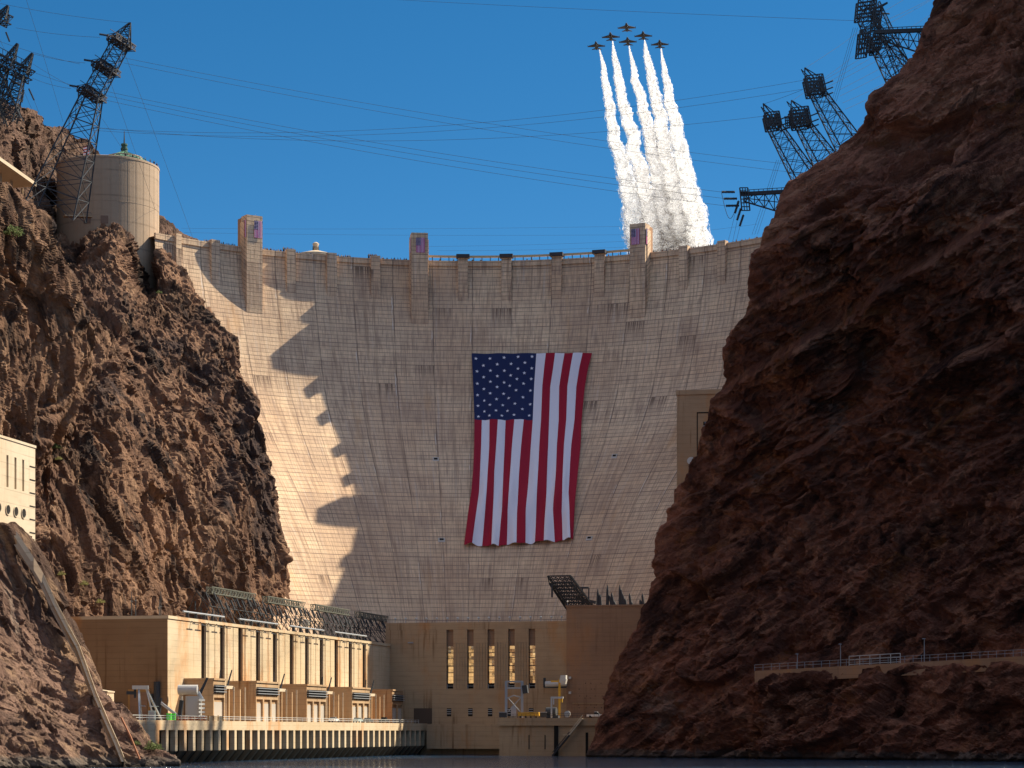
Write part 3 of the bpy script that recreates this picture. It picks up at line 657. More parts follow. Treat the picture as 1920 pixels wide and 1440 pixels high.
# ================================================================= POWERHOUSE
dW = Vector((.244, .970, 0)).normalized(); nW = Vector((.970, -.244, 0)).normalized(); OW = Vector((-86, 553, 0))
def W(s, n, z): p = OW+dW*s+nW*n; return (p.x, p.y, z)
def s_at(px, n):       # station along the wing where offset n shows at px
    r = (px-HX)/F; o = OW+nW*n; return (r*o.y-o.x)/(dW.x-r*dW.y)
M_endw = concrete('stained_shaded_end_wall', (.30,.19,.105), (.25,.15,.08), (.10,.045,.018), 1.0, rust=.5)  # staining, with the base colour darkened further for the wall's shade
M_rev_shade = mat('slot_reveal_shade', (.10,.075,.055))  # dark brown slot sides carry the shade inside the deep slots
def wing():
    root = empty('powerhouse', W(90, -14, 0), 'long sunlit powerhouse wing with tall dark window slots under the left canyon wall', 'building')
    ZR = 36.4; L = s_at(730, 0)
    slots = [s_at(px, 0) for px in (382,417,451,484,515.5,547,575.5,603,630.5,657,683)]
    b = MB(); b.box(-0, L+3, -34, -4.6, -3, ZR-.6, T=lambda s, n, z: W(s, n, z)); b.build('wall', M_conc, root)
    b = MB(); b.box(-.01, L+3, -4.6, 0, -3, 12, T=W); b.build('base_wall', M_conc, root)
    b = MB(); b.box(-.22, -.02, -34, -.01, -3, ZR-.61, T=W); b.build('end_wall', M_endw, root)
    b = MB(); b.box(-.25, L+3, -34.2, .25, ZR-.6, ZR+.2, T=W)
    b.build('roof', M_conc, root)
    edges = [0]+[x for s in slots for x in (s-1.7, s+1.7)]+[L+3]
    for k in range(0, len(edges), 2):
        a, e = edges[k], edges[k+1]; b = MB()
        if k in (0, len(edges)-2):
            b.box(a, e, -4.59, 0, 12, ZR-.6, T=W)
            if k == 0:
                pass
        else:
            # pier with two vertical reveals and a stepped edge
            w = e-a; cuts = [a, a+w*.09, a+w*.13, a+w*.17, a+w*.21, a+w*.60, a+w*.64, e]
            for i in range(7):
                dep = (0, -.55, 0, -.55, 0, -1.0, 0)[i]
                b.box(cuts[i], cuts[i+1], -4.59, dep, 12, ZR-.6, T=W)
        b.build('pier', M_conc, root)
    for s in slots:
        b = MB(); b.box(s-1.7, s+1.7, -4.58, -4.3, 12, ZR-.7, T=W); wd = b.build('window', M_wglass, root)
        b = MB(); b.box(s-1.69, s-1.55, -4.3, -.6, 12, ZR-.7, T=W); b.box(s+1.55, s+1.69, -4.3, -.6, 12, ZR-.7, T=W); b.build('reveal', M_rev_shade, wd)
        b = MB()
        for z in np.arange(13, ZR-3, 1.3): b.box(s+.4, s+1.5, -4.3, -2.2, z, z+.75, T=W)
        for q in (s-.1, s+.1, ): b.box(q-.07, q+.07, -4.3, -4.1, 12, ZR-.7, T=W)
        b.build('sash', M_gsteel, wd)
    # loading door and pipe on the shaded end wall
    b = MB(); b.box(-.5, 0, -10.5, -4.6, 9, 18.2, T=W); b.build('door_frame', M_yel if False else mat('ochre_door', (.40,.22,.08)), root)
    b = MB(); b.box(-.7, -.5, -9.9, -5.2, 9, 17.4, T=W); b.build('door', M_block, root)
    b = MB(); b.tube([W(-.8, -2.6, 10), W(-.8, -2.6, 20)], .8, 8); b.tube([W(-.8, -3.9, 10), W(-.8, -3.9, 17)], .35, 6); b.build('vent_pipe', M_steel, root)
    b = MB(); b.bar(W(-.6, -26, 14.3), W(-.6, -12, 14.3), .9); b.bar(W(-.6, -20, 10), W(-.6, -20, 14), .5); b.build('pipe', M_steel, root)
    return root
wing()
# concrete transformer bays standing on the deck, in front of the wing
ZD, ND = 10.2, 13.0
def bays():
    for i, (p0, p1, lab) in enumerate(((400, 422, 'first and nearest block, half hidden behind the white transformer'), (480, 522, 'second block from the near end of the wing'), (575, 612, 'middle one of the five blocks'),
                                     (660, 693, 'fourth block, above the parked white car'), (735, 756, 'last block, in shade at the far inner corner'))):
        a, e = s_at(p0, 8), s_at(p1, 8); zt = 20.6
        root = empty('transformer_bay', W((a+e)/2, 4, ZD), 'square concrete annex on the deck, '+lab, 'annex', 'concrete blocks in front of the wing')
        b = MB(); b.box(a, e, 0.02, 7.4, ZD, zt, T=W); b.box(a-.15, e+.15, 0.02, 8.3, zt, zt+.5, T=W)
        b.box(a, e, 7.4, 8, 16.2, zt, T=W); n = 1 if i == 0 else (2 if i == 4 else 3); w = (e-a)/n
        for k in range(n+1):
            c_ = a+k*w; b.box(max(a, c_-.5), min(e, c_+.5), 7.4, 8, ZD, 16.2, T=W)
        b.build('block', M_concd, root)
        for k in range(n):
            b2 = MB(); b2.box(a+k*w+.5, a+(k+1)*w-.5, 7.4, 7.5, ZD, 15.1, T=W); b2.build('door', M_door, root)
        lv = MB()
        for z in (17.6, 18.3, 19.0): lv.box(a+.3, e-.3, 8, 8.6, z, z+.22, T=W)
        lv.build('louvre', M_grey, root)
        b = MB(); b.box(a+.3, e-.3, 8, 8.03, 17.3, 19.5, T=W); b.build('louvre_recess', M_dark, root)
    # thin dividing walls and gantry posts between the blocks
    k = 0
    for p0, p1, nm in ((422, 480, 'first'), (522, 575, 'second'), (612, 660, 'third'), (693, 735, 'fourth')):
        s0, s1 = s_at(p0, 8), s_at(p1, 8)
        r = empty('fire_wall', W((s0+s1)/2, 4, ZD), 'rust stained recessed bay with thin posts, %s gap between the square blocks' % nm, 'bay', 'open bays between the concrete blocks')
        for f in (.30, .66):
            s = s0+(s1-s0)*f; b = MB(); b.box(s-.3, s+.3, .02, 6.5, ZD, 18.6, T=W); b.build('divider', M_concd, r)
        b = MB(); b.box(s0+.2, s1-.2, .02, .5, ZD, 19.4, T=W); b.build('back_wall', M_concd, r)
        b = MB(); b.box(s0+.2, s0+(s1-s0)*.30, .5, 7.6, 18.6, 19.4, T=W); b.build('canopy', M_pale, r)
        for f in (.04, .30, .66):
            s = s0+(s1-s0)*f; b = MB(); b.bar(W(s, 7.8, ZD), W(s, 7.8, 19.2), .35); b.build('post', M_pale, r)
        for f, ln in ((.05, (-1.2, 1.8)), (.28, (1.6, -1.4))):
            s = s0+(s1-s0)*f; b = MB(); b.tube([W(s, 6, 18.8), W(s+ln[0], 6.8, 23.6)], [.3, .16], 6); b.build('bushing', M_steel, r)
bays()
M_shadec = mat('shade_dark_concrete', (.13,.10,.065), .8)  # darkened concrete: shade under the deck edge put into the buttress colour
def deck():
    root = empty('deck', W(70, ND, 0), 'concrete deck carried on a long row of square columns above the river', 'deck')
    s0, s1 = s_at(237, ND), s_at(806, ND)
    b = MB(); b.box(s0, s1, -30, ND, 7.9, ZD, T=W); b.box(s0, s_at(296, ND), 0, ND-.05, -2, 7.9, T=W); b.build('slab', M_conc, root)
    b = MB(); b.box(s0+3, s1, -1, ND-12, -2, 7.9, T=W); b.build('back_wall', mat('void_shade_concrete', (.035,.028,.02), .8), root)  # near-black colour paints the shade of the void under the deck
    sc = s_at(297, ND)-1.0; k = 0
    while sc+5.5*k < s1:
        s = sc+5.5*k; b = MB()
        b.box(s, s+1.5, ND-1.3, ND-.02, 2.9, 7.9, T=W)
        p = [W(s, ND-4.6, -1), W(s+1.5, ND-4.6, -1), W(s+1.5, ND-3.4, -1), W(s, ND-3.4, -1), W(s, ND-1.3, 2.9), W(s+1.5, ND-1.3, 2.9), W(s+1.5, ND-.02, 2.9), W(s, ND-.02, 2.9)]
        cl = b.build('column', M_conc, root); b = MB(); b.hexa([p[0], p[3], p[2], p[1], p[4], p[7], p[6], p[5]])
        b.build('buttress', M_shadec, cl); k += 1
    # railing
    r = empty('railing', W(40, ND, ZD), 'long white railing along the deck edge in front of the wing', 'railing')
    for a, e in ((s0, s_at(390, ND)), (s_at(395, ND), s1-12)):
        b = MB()
        for z in (.55, 1.1): b.bar(W(a, ND-.3, ZD+z), W(e, ND-.3, ZD+z), .12)
        n = int((e-a)/4)
        for i in range(n+1): b.bar(W(a+(e-a)*i/n, ND-.3, ZD), W(a+(e-a)*i/n, ND-.3, ZD+1.1), .12)
        b.build('rail', M_white, r)
deck()
# ---- central block
C0 = Vector(W(s_at(731, 0), 0, 0)); dC = Vector((.970, -.244, 0)).normalized(); nC = Vector((-.244, -.970, 0)).normalized()
def CW(a, n, z): p = C0+dC*a+nC*n; return (p.x, p.y, z)
def a_at(px, n):
    r = (px-HX)/F; o = C0+nC*n; return (r*o.y-o.x)/(dC.x-r*dC.y)
def cz(px, py, n=0): q = CW(a_at(px, n), n, 0); return EYE+(HY-py)/F*q[1]
def central():
    root = empty('powerhouse', CW(30, -10, 0), 'shaded central powerhouse across the dam foot with golden reflections in its window strips', 'building')
    aE = a_at(1062, 0); z1 = cz(900, 1180); z2 = cz(900, 1166)
    sl = [(837, 850), (875.6, 888), (914, 927), (952.5, 965), (991, 1003.5)]
    slots = [(a_at(a, 0), a_at(b, 0)) for a, b in sl]; zb, zt = cz(900, 1291), z1
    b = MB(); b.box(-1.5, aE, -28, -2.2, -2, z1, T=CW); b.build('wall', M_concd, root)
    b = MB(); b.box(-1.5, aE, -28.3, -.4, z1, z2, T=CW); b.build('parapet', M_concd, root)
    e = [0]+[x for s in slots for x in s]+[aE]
    for k in range(0, len(e), 2):
        b = MB(); a0, a1 = e[k], e[k+1]
        b.box(a0-(1.5 if k == 0 else 0), a1, -2.19, 0, zb, z1, T=CW)
        if 0 < k < len(e)-2:
            for i in range(4): c_ = a0+(a1-a0)*(i+.8)/5; b.box(c_, c_+.35, 0, .22, zb, cz(900, 1205), T=CW)
        b.build('pier', M_concd, root)
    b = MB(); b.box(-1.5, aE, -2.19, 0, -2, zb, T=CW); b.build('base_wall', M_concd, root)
    for a0, a1 in slots:
        zg1, zg0 = cz(900, 1211), cz(900, 1281)
        b = MB(); b.box(a0, a1, -2.19, -1.2, zg1, z1-.02, T=CW); b.build('spandrel', M_block, root)
        # glass bands, each pane row tilted a hair differently so that the reflections break up
        g = MB(); nb = 11
        for i in range(nb):
            za, zc = zg0+(zg1-zg0)*i/nb, zg0+(zg1-zg0)*(i+1)/nb
            for j in range(2):
                u0, u1 = a0+(a1-a0)*j/2, a0+(a1-a0)*(j+1)/2; t = R2.uniform(-.012, .012); t2 = R2.uniform(-.012, .012)
                g.quad(CW(u0, -1.2+t-t2, za+.04), CW(u1, -1.2+t+t2, za+.04), CW(u1, -1.2-t+t2, zc-.04), CW(u0, -1.2-t-t2, zc-.04), 0)
        wd = g.build('window', M_glass, root)
        f = MB()
        for zq in (.30, .47, .68, .82): zz = zg0+(zg1-zg0)*zq; f.box(a0, a1, -1.3, -1.0, zz-.12, zz+.12, T=CW)
        f.box(a0, a1, -1.3, -.9, zg0-.3, zg0, T=CW); f.build('frame', M_bronze, wd)
        b = MB(); b.box(a0+.1, a1-.1, -1.9, -1.4, zb, zg0-.3, T=CW); b.build('vent_opening', M_dark, root)
        b = MB()
        for q in (a0+.15, a1-.15): b.bar(CW(q, -.6, zb-1.2), CW(q, -.6, zg0-.4), .16)
        b.bar(CW(a0, -.6, (zb+zg0)/2), CW(a1, -.6, (zb+zg0)/2), .14); b.build('ladder_frame', M_grey, root)
    for px in (842, 882, 919, 956, 996):
        a = a_at(px, 0); b = MB(); b.box(a-.75, a+.75, -.1, .05, cz(900, 1343), cz(900, 1328), T=CW); w_ = b.build('window', M_dark, root)
        b = MB()
        for i in range(3): z = cz(900, 1339-i*4); b.box(a-.7, a+.7, .05, .25, z, z+.25, T=CW)
        b.build('louvre', M_grey, w_)
    b = MB(); b.box(a_at(776, 0), a_at(810, 0), -.05, .12, cz(800, 1357), cz(800, 1328), T=CW); b.build('garage_door', mat('rolling_door', (.10,.065,.045), .7), root)
    b = MB(); b.box(a_at(765, 0), a_at(775, 0), 0, .3, cz(800, 1206), cz(800, 1203.5), T=CW); b.build('outlet', M_grey, root)
    # lower river wall with dark undercut
    b = MB(); a0, a1 = a_at(800, 6), a_at(938, 6)
    b.box(a0, a1, -.02, 6, cz(900, 1404, 6), cz(900, 1358, 6), T=CW); b.box(a0, a1, -.03, 1, -2, cz(900, 1404, 6), T=CW); b.build('river_wall', M_concd, root)
    # row of lamps on the roof edge
    for i in range(17):
        px = 741+i*19.5; a = a_at(px, -.8); q = CW(a, -.8, z2); r = empty('roof_lamp', q, 'small white lamp globe on the central roof edge, %s counted from the lit wing' % ORD[i], 'lamp', 'lamps along the central roof edge')
        b = MB(); b.bar(q, (q[0], q[1], z2+1.0), .15); b.build('post', M_grey, r)
        b = MB(); b.lathe((q[0], q[1], z2+.9), [(.15, 0), (.42, .25), (.42, .55), (.15, .8)], 8); b.build('globe', M_white, r)
    # door and sign post on the roof far end
    q = CW(a_at(733, -2), -2, z2)
    return z1, z2
cz1, cz2 = central()
def right_block():
    n0 = 2.0; root = empty('annex', CW(a_at(1140, n0), n0, 0), 'plain taller concrete block between the central windows and the red canyon wall', 'building')
    a0, a1 = a_at(1062, n0), a_at(1250, n0); zt = cz(1062, 1138, n0)
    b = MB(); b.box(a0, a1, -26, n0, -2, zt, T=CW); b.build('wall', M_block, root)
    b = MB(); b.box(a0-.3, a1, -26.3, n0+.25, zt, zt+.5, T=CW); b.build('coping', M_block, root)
    b = MB(); b.box(a_at(1073, n0), a_at(1135, n0), n0, n0+.2, cz(1073, 1319.5, n0), cz(1073, 1318, n0), T=CW); b.build('ledge', M_concd, root)
    b = MB()
    for i, (px, py) in enumerate([(x, y) for y in (1281, 1292, 1305, 1309, 1322, 1327) for x in (1085, 1097, 1106, 1115, 1127)]):
        if (i*7) % 3: a = a_at(px+(i*5) % 4, n0); z = cz(px, py, n0); b.box(a-.12, a+.12, n0, n0+.08, z-.12, z+.12, T=CW)
    b.build('tie_hole_pattern', M_dark, root)
    for py in (1271, 1299):
        a = a_at(1069, n0); z = cz(1069, py, n0); b = MB(); b.box(a-.4, a+.4, n0, n0+.6, z-.4, z+.4, T=CW); b.build('floodlight', M_white, root)
    return zt
zRB = right_block()
# ---- platform in front of the right block
PN = 40.0
def platform():
    root = empty('platform', CW(50, PN, 0), 'cantilevered concrete platform above the water at the foot of the red wall', 'platform')
    a0, a1 = a_at(935, PN), a_at(1190, PN); zt = cz(1000, 1346.5, PN)
    b = MB(); b.box(a0-.3, a1, 0, PN, zt-2.3, zt, T=CW); b.build('slab', M_concd, root)
    b = MB(); b.box(a0, a1, 0, PN-.8, -2, zt-2.3, T=CW)
    b.build('wall', M_concd, root)
    for px in (992, 1022):
        a = a_at(px, PN-.8); b = MB(); b.box(a-.12, a+.12, PN-.8, PN-.6, cz(px, 1405, PN), cz(px, 1378, PN), T=CW); b.build('depth_gauge', M_dark, root)
    a = a_at(1043, PN-.8); b = MB(); b.box(a-.6, a+.6, PN-.8, PN-.3, -1, zt-2.3, T=CW); b.build('drain_chase', M_dark, root)
    b = MB(); b.box(a_at(1098, PN-.8), a_at(1103, PN-.8), PN-.8, PN-.68, -1, zt-4.4, T=CW); b.build('crevice', M_dark, root)
    # stairs
    r = empty('staircase', CW(a_at(1065, PN+1), PN+1, 0), 'narrow metal staircase running diagonally down the platform wall to the water', 'staircase')
    top = CW(a_at(1092, PN+1), PN+1, zt-.2); mid = CW(a_at(1068, PN+1), PN+1, cz(1068, 1378, PN+1)); low = CW(a_at(1036, PN+1), PN+1, cz(1036, 1417, PN+1))
    for A, B, mt in ((top, mid, M_pale), (mid, low, M_steel)):
        A, B = Vector(A), Vector(B); b = MB()
        for o in (-.5, .5): b.bar(A+nC*o, B+nC*o, .25, .4); b.bar(A+nC*o+Vector((0,0,1)), B+nC*o+Vector((0,0,1)), .12)
        n = 22
        for i in range(n): p = A+(B-A)*(i+.5)/n; b.bar(p-nC*.5, p+nC*.5, .35, .08)
        b.build('flight', mt, r)
    b = MB(); m_ = Vector(mid); b.bar(m_-dC*2, m_, 1.2, .2); b.build('landing', M_pale, r)
    return zt
zP = platform()
def QP(px, py, n): return CW(a_at(px, n), n, cz(px, py, n))
def machinery():
    # white portal frame crane
    n = PN-8; r = empty('portal_crane', QP(963, 1344, n), 'pale steel portal frame with crossed braces standing on the platform', 'crane')
    for dn in (0, -5):
        b = MB()
        for px in (949, 979): b.bar(QP(px, 1346, n+dn), QP(px, 1277, n+dn), .8)
        b.build('leg', M_grey, r)
        b = MB()
        for y in (1278, 1290): b.bar(QP(949, y, n+dn), QP(985 if y == 1290 else 979, y, n+dn), .55)
        b.bar(QP(949, 1310, n+dn), QP(963, 1304, n+dn), .35); b.bar(QP(963, 1304, n+dn), QP(979, 1308, n+dn), .35)
        b.bar(QP(952, 1308, n+dn), QP(975, 1334, n+dn), .25); b.bar(QP(976, 1308, n+dn), QP(953, 1334, n+dn), .25); b.build('cross_brace', M_grey, r)
    b = MB(); b.bar(QP(984, 1285, n), QP(986, 1300, n), 1.6, 1.6); b.build('hoist', M_steel, r)
    b = MB(); p = Vector(QP(963, 1343, n+1)); b.poly([QP(957, 1346, n+1), QP(969, 1346, n+1), QP(965, 1323, n+1), QP(961, 1323, n+1)]); b.bar(p, p+Vector((0,0,3)), 1.7); b.build('pedestal', M_grey, r)
    # orange pontoon
    r = empty('spreader_beam', QP(991, 1343, PN-3), 'long orange steel beam resting on the platform edge beside the portal frame', 'beam')
    b = MB(); A, B = Vector(QP(972, 1340, PN-3)), Vector(QP(1011, 1340, PN-3)); b.bar(A, B, 1.6, .9); b.bar(A+Vector((0,0,.6)), B+Vector((0,0,.6)), 1.9, .2); b.build('beam', M_yel, r)
    for f in (.1, .35, .6, .85): b = MB(); p = A+(B-A)*f; b.bar(p-Vector((0,0,.4)), p-Vector((0,0,1)), .5); b.build('foot', M_steel, r)
    # yellow jib crane
    r = empty('jib_crane', QP(1049, 1344, PN-12), 'slim yellow mast crane with a pale machine cab on top', 'crane')
    b = MB(); b.bar(QP(1049, 1346, PN-12), QP(1049, 1274, PN-12), .7); b.build('mast', M_yel, r)
    b = MB(); b.bar(QP(1033, 1277.5, PN-12), QP(1050, 1277.5, PN-12), .5); b.build('jib', M_yel, r)
    b = MB(); b.bar(QP(1052, 1272, PN-12), QP(1062, 1272, PN-12), 2, 2); b.bar(QP(1050, 1275, PN-12), QP(1062, 1278, PN-12), 1.6, 1.6); b.build('cab', M_white, r)
    # horizontal pale pipe machine hung on the wall
    r = empty('machine', QP(1043, 1285, 4), 'pale horizontal cylinder machine fixed to the wall behind the yellow mast', 'machine')
    b = MB(); b.tube([QP(1023, 1283, 4), QP(1062, 1281, 4)], 1.0, 10); b.build('barrel', M_white, r)
    b = MB(); b.bar(QP(1021, 1289, 4), QP(1062, 1288.5, 4), .5); b.bar(QP(1021, 1271, 4), QP(1021, 1289, 4), .8); b.build('bracket', M_steel, r)
    # white davit
    r = empty('davit', QP(1034, 1345, PN-2), 'white inverted L davit post on the platform edge', 'davit')
    b = MB(); b.bar(QP(1034, 1346, PN-2), QP(1034, 1307, PN-2), .5); b.build('post', M_white, r)
    b = MB(); b.bar(QP(1033, 1308, PN-2), QP(1056, 1308, PN-2), .6); b.bar(QP(1038, 1308, PN-2), QP(1038, 1321, PN-2), .4); b.build('arm', M_white, r)
    r = empty('hook_block', QP(1053, 1315, PN-2.5), 'small yellow hook hanging from the white davit arm', 'hook'); b = MB(); b.bar(QP(1053.5, 1309.5, PN-2.5), QP(1053, 1317, PN-2.5), .45); b.build('block', M_yel, r)
    r = empty('gauge_stand', QP(1064, 1344, PN-1), 'round white dial on a short stand at the platform edge', 'stand')
    b = MB(); q = Vector(QP(1064, 1339, PN-1)); b.tube([q, q+nC*.3], 1.0, 12); b.build('dial', M_white, r); b = MB(); b.bar(QP(1064, 1346, PN-1), q, .2); b.build('post', M_steel, r)
    # dark machine heap and tank
    r = empty('winch', QP(1030, 1340, PN-9), 'dark winch drum between the orange beam and the white davit', 'winch')
    b = MB(); q = Vector(QP(1034, 1335, PN-9)); b.tube([q-dC*1.6, q+dC*1.6], 1.5, 14); b.build('drum', M_steel, r)
    b = MB(); b.bar(QP(1026, 1344, PN-9), QP(1048, 1344, PN-9), 2.2, .9); b.build('frame', M_steel, r)
    r = empty('railing', QP(1050, 1345, PN-.6), 'dark railing along the edge of the platform over the stairs', 'railing')
    b = MB()
    for dz in (.55, 1.1): b.bar(Vector(QP(938, 1346, PN-.5))+Vector((0,0,dz)), Vector(QP(1130, 1344, PN-.5))+Vector((0,0,dz)), .1)
    b.build('rail', M_steel, r)
    for i in range(25): q = Vector(QP(938+i*8, 1346, PN-.5)); b = MB(); b.bar(q, q+Vector((0,0,1.1)), .1); b.build('post', M_steel, r)
    for px in (943, 1018):
        q = QP(px, 1345, PN-6); r = empty('crate', q, 'dark equipment box at the near corner of the platform' if px == 943 else 'dark box behind the far end of the orange beam', 'box')
        b = MB(); b.bar(Vector(q), Vector(q)+Vector((0,0,1.5)), 2.4, 1.8); b.build('body', M_steel, r); b = MB(); b.bar(Vector(q)+Vector((0,0,1.5)), Vector(q)+Vector((0,0,1.7)), 2.6, 2.0); b.build('lid', M_grey, r)
machinery()
# ---- vehicles
def vehicle(pos, d, paint, kind, label, group=None):
    d = Vector(d).normalized(); n = Vector((-d.y, d.x, 0)); pos = Vector(pos)
    T = lambda x, y, z: tuple(pos+d*x+n*y+Vector((0,0,z)))
    r = empty('pickup_truck' if kind == 'pickup' else 'parked_car', pos, label, 'pickup truck' if kind == 'pickup' else 'car', group)
    L, H = (5.4, 1.8) if kind == 'pickup' else (4.5, 1.5); w = .92
    b = MB(); prof = ([(-L/2,.45),(-L/2,1.05),(-.4,1.05),(-.35,1.1),(1.1,1.1),(L/2-.1,1.0),(L/2,.8),(L/2,.45)] if kind == 'pickup' else [(-L/2,.4),(-L/2,.95),(-1.9,1.02),(1.0,1.0),(L/2-.2,.85),(L/2,.65),(L/2,.4)])
    def extr(pr, y0, y1):
        b.poly([T(x, y0, z) for x, z in pr]); b.poly([T(x, y1, z) for x, z in pr][::-1])
        for i in range(len(pr)): (x0, z0), (x1, z1) = pr[i], pr[(i+1) % len(pr)]; b.quad(T(x0, y0, z0), T(x0, y1, z0), T(x1, y1, z1), T(x1, y0, z1))
    extr(prof, -w, w); b.build('body', paint, r)
    b = MB(); cab = [(-.4,1.05),(-.25,H),(.6,H),(1.25,1.08)] if kind == 'pickup' else [(-1.8,1.0),(-1.2,H),(.2,H),(1.0,1.0)]; extr(cab, -w*.88, w*.88); g = b.build('cabin', M_wglass, r)
    b = MB(); x0, x1 = cab[1][0], cab[2][0]; b.hexa([T(x0,-w*.85,H), T(x1,-w*.85,H), T(x1,w*.85,H), T(x0,w*.85,H), T(x0,-w*.8,H+.06), T(x1,-w*.8,H+.06), T(x1,w*.8,H+.06), T(x0,w*.8,H+.06)]); b.build('roof', paint, g)
    for x in (-L*.3, L*.32):
        for y in (-w, w):
            b = MB(); c_ = pos+d*x+n*(y*.93)+Vector((0,0,.36)); b.tube([c_-n*.12, c_+n*.12], .36, 12); b.build('wheel', M_dark, r)
M_carw = mat('white_car_paint', (.8,.8,.8), .3, spec=.5); M_carg = mat('pale_teal_paint', (.45,.58,.56), .3); M_card = mat('dark_car_paint', (.03,.035,.04), .3)
for px, mt, k, lab in ((626, M_carw, 'car', 'white car parked on the deck below the fourth concrete block'), (671, M_carg, 'car', 'pale teal car parked beyond the white one on the deck'),
                       (690, M_card, 'car', 'dark green car parked close behind the pale teal car'), (720, M_card, 'pickup', 'dark pickup parked last in the row, at the edge of the shade')):
    s = s_at(px, ND-2.5); vehicle(W(s, ND-2.5, ZD), dW, mt, k, lab)
vehicle(QP(1117, 1346, PN-10), dC, M_carw, 'pickup', 'white pickup half hidden behind the red rock on the platform')
# ---- yard equipment on the near end of the deck
def yard():
    q = lambda px, n, z: W(s_at(px, n), n, ZD+z)
    r = empty('a_frame_hoist', q(285, 4, 0), 'silver A-frame hoist with a white head at the near end of the deck', 'hoist')
    hd = q(272, 4, 7.6)
    for i, (px, nn) in enumerate(((262, 6), (266, 2), (289, 6), (303, 6))):
        b = MB(); b.bar(q(px, nn, 0), (hd[0]+(.3 if i > 1 else -1.5), hd[1], hd[2]), .38); b.build('leg', M_grey if i < 2 else M_white, r)
    b = MB(); b.bar((hd[0]-3, hd[1], hd[2]+.3), (hd[0]+.8, hd[1], hd[2]+.3), 1.3, .9); b.build('head_beam', M_white, r)
    b = MB(); b.bar((hd[0]-2.4, hd[1], hd[2]+.2), (hd[0]-2.4, hd[1], hd[2]-2.2), .5); b.bar((hd[0]-4.4, hd[1], hd[2]-1), (hd[0]-2.4, hd[1], hd[2]-1), .8); b.build('winch', M_steel, r)
    b = MB(); b.bar(q(280, 6, 3.4), q(297, 6, 3.4), .2); b.bar(q(262, 6, 3.4), q(272, 6, 3.4), .2); b.build('cross_bar', M_grey, r)
    r = empty('control_cabinet', q(285, 8, 0), 'pale green grey cabinet under the silver hoist', 'cabinet'); b = MB(); p = Vector(q(285, 8, 0)); b.bar(p, p+Vector((0,0,2.3)), 1.6, 1.2); b.build('body', mat('cabinet_paint', (.45,.52,.48)), r)
    b = MB(); b.bar(p+Vector((0,-.65,.3)), p+Vector((0,-.65,2)), 1.1, .08); b.build('door', M_grey, r)
    r = empty('transformer', q(366, 6, 0), 'big white power transformer with round tank and bushings before the first block', 'transformer')
    p = Vector(q(364, 6, 0)); U = lambda a, n_, z: p+dW*a+nW*n_+Vector((0,0,z))
    b = MB(); b.bar(U(0,0,1), U(0,0,6.2), 3.4, 2.8); b.build('tank', mat('transformer_grey', (.50,.49,.46), .5), r)
    b = MB(); b.tube([U(-1.5,-3.6,7.8), U(-.6,1.2,7.8)], 1.25, 14); b.build('conservator', M_white, r)
    b = MB(); 
    for i in range(5): b.bar(U(-2, 1.9+.0*i, 1.2+i*1.0), U(.2, 2.6, 1.2+i*1.0), .5, .5)
    b.build('radiator', M_white, r)
    for i, nn in enumerate((-2.8, -1.6)): b = MB(); b.bar(U(-.4, nn-.4, 0), U(-.4, nn-.4, 6.2), .35); b.build('leg', M_white, r)
    b = MB(); b.tube([U(.5,1,6.2), U(1.4,3.0,10.8)], [.42,.28], 8); b.build('bushing', M_steel, r)
    b = MB(); b.tube([U(0,1.0,7.2), U(.3,2.0,5.4)], .5, 8); b.build('pipe', M_white, r)
    r = empty('derrick', q(322, 5, 0), 'dark slanting jib arm with a white strut between the hoist and the transformer', 'derrick')
    p = Vector(q(318, 5, 0)); b = MB(); b.bar(p+nW*-2.6+Vector((0,0,4.6)), p+nW*2.4+Vector((0,0,1)), .6); b.build('strut', M_white, r)
    b = MB(); b.bar(p+nW*-3+Vector((0,0,.3)), p+nW*-2.4+Vector((0,0,5.6)), .7); b.bar(p+nW*2.4, p+nW*3.2+Vector((0,0,5.0)), .6, .9); b.build('jib', M_steel, r)
    mg = mat('bright_green_paint', (.10,.70,.08), .5)
    for i, px in enumerate((317, 325)):
        r = empty('equipment_box', q(px, 9, 0), 'bright green box on the deck, the one nearer the hoist' if i == 0 else 'bright green box on the deck, the one nearer the transformer', 'box', 'bright green boxes')
        p = Vector(q(px, 9, .1)); b = MB(); b.bar(p, p+Vector((0,0,1.5)), 1.0, 1.3); b.build('body', mg, r); b = MB(); b.bar(p+Vector((0,0,1.5)), p+Vector((0,0,1.62)), 1.1, 1.4); b.build('lid', mg, r)
    for i in range(9):
        px = 333+i*6.2; r = empty('drum', q(px, 9, 0), 'rusty small drum, %s in the row counted from the green boxes' % ORD[i], 'drum', 'rusty drums in a row')
        p = q(px, 9, 0); b = MB(); b.lathe(p, [(.3,0),(.32,.1),(.3,.5),(.32,.9),(.3,1.0)], 10); b.build('body', mat('rusty_drum', (.30,.10,.05)) if i == 0 else bpy.data.materials['rusty_drum'], r)
    r = empty('barrier', q(403, 12, 0), 'tan framed barrier panel on the deck edge near the transformer', 'barrier')
    a, e = s_at(390, ND-.2), s_at(417, ND-.2)
    b = MB(); b.box(a, e, ND-.3, ND-.15, ZD, ZD+1.2, T=W); b.build('panel', M_conc, r)
    b = MB()
    for i in range(4): s = a+(e-a)*i/3; b.box(s-.1, s+.1, ND-.15, ND, ZD, ZD+1.4, T=W)
    b.build('post', mat('rust_post', (.3,.15,.05)), r)
    # light masts with slim tops along the wing
    for i, px in enumerate((429, 556, 675, 716)):
        pass
yard()
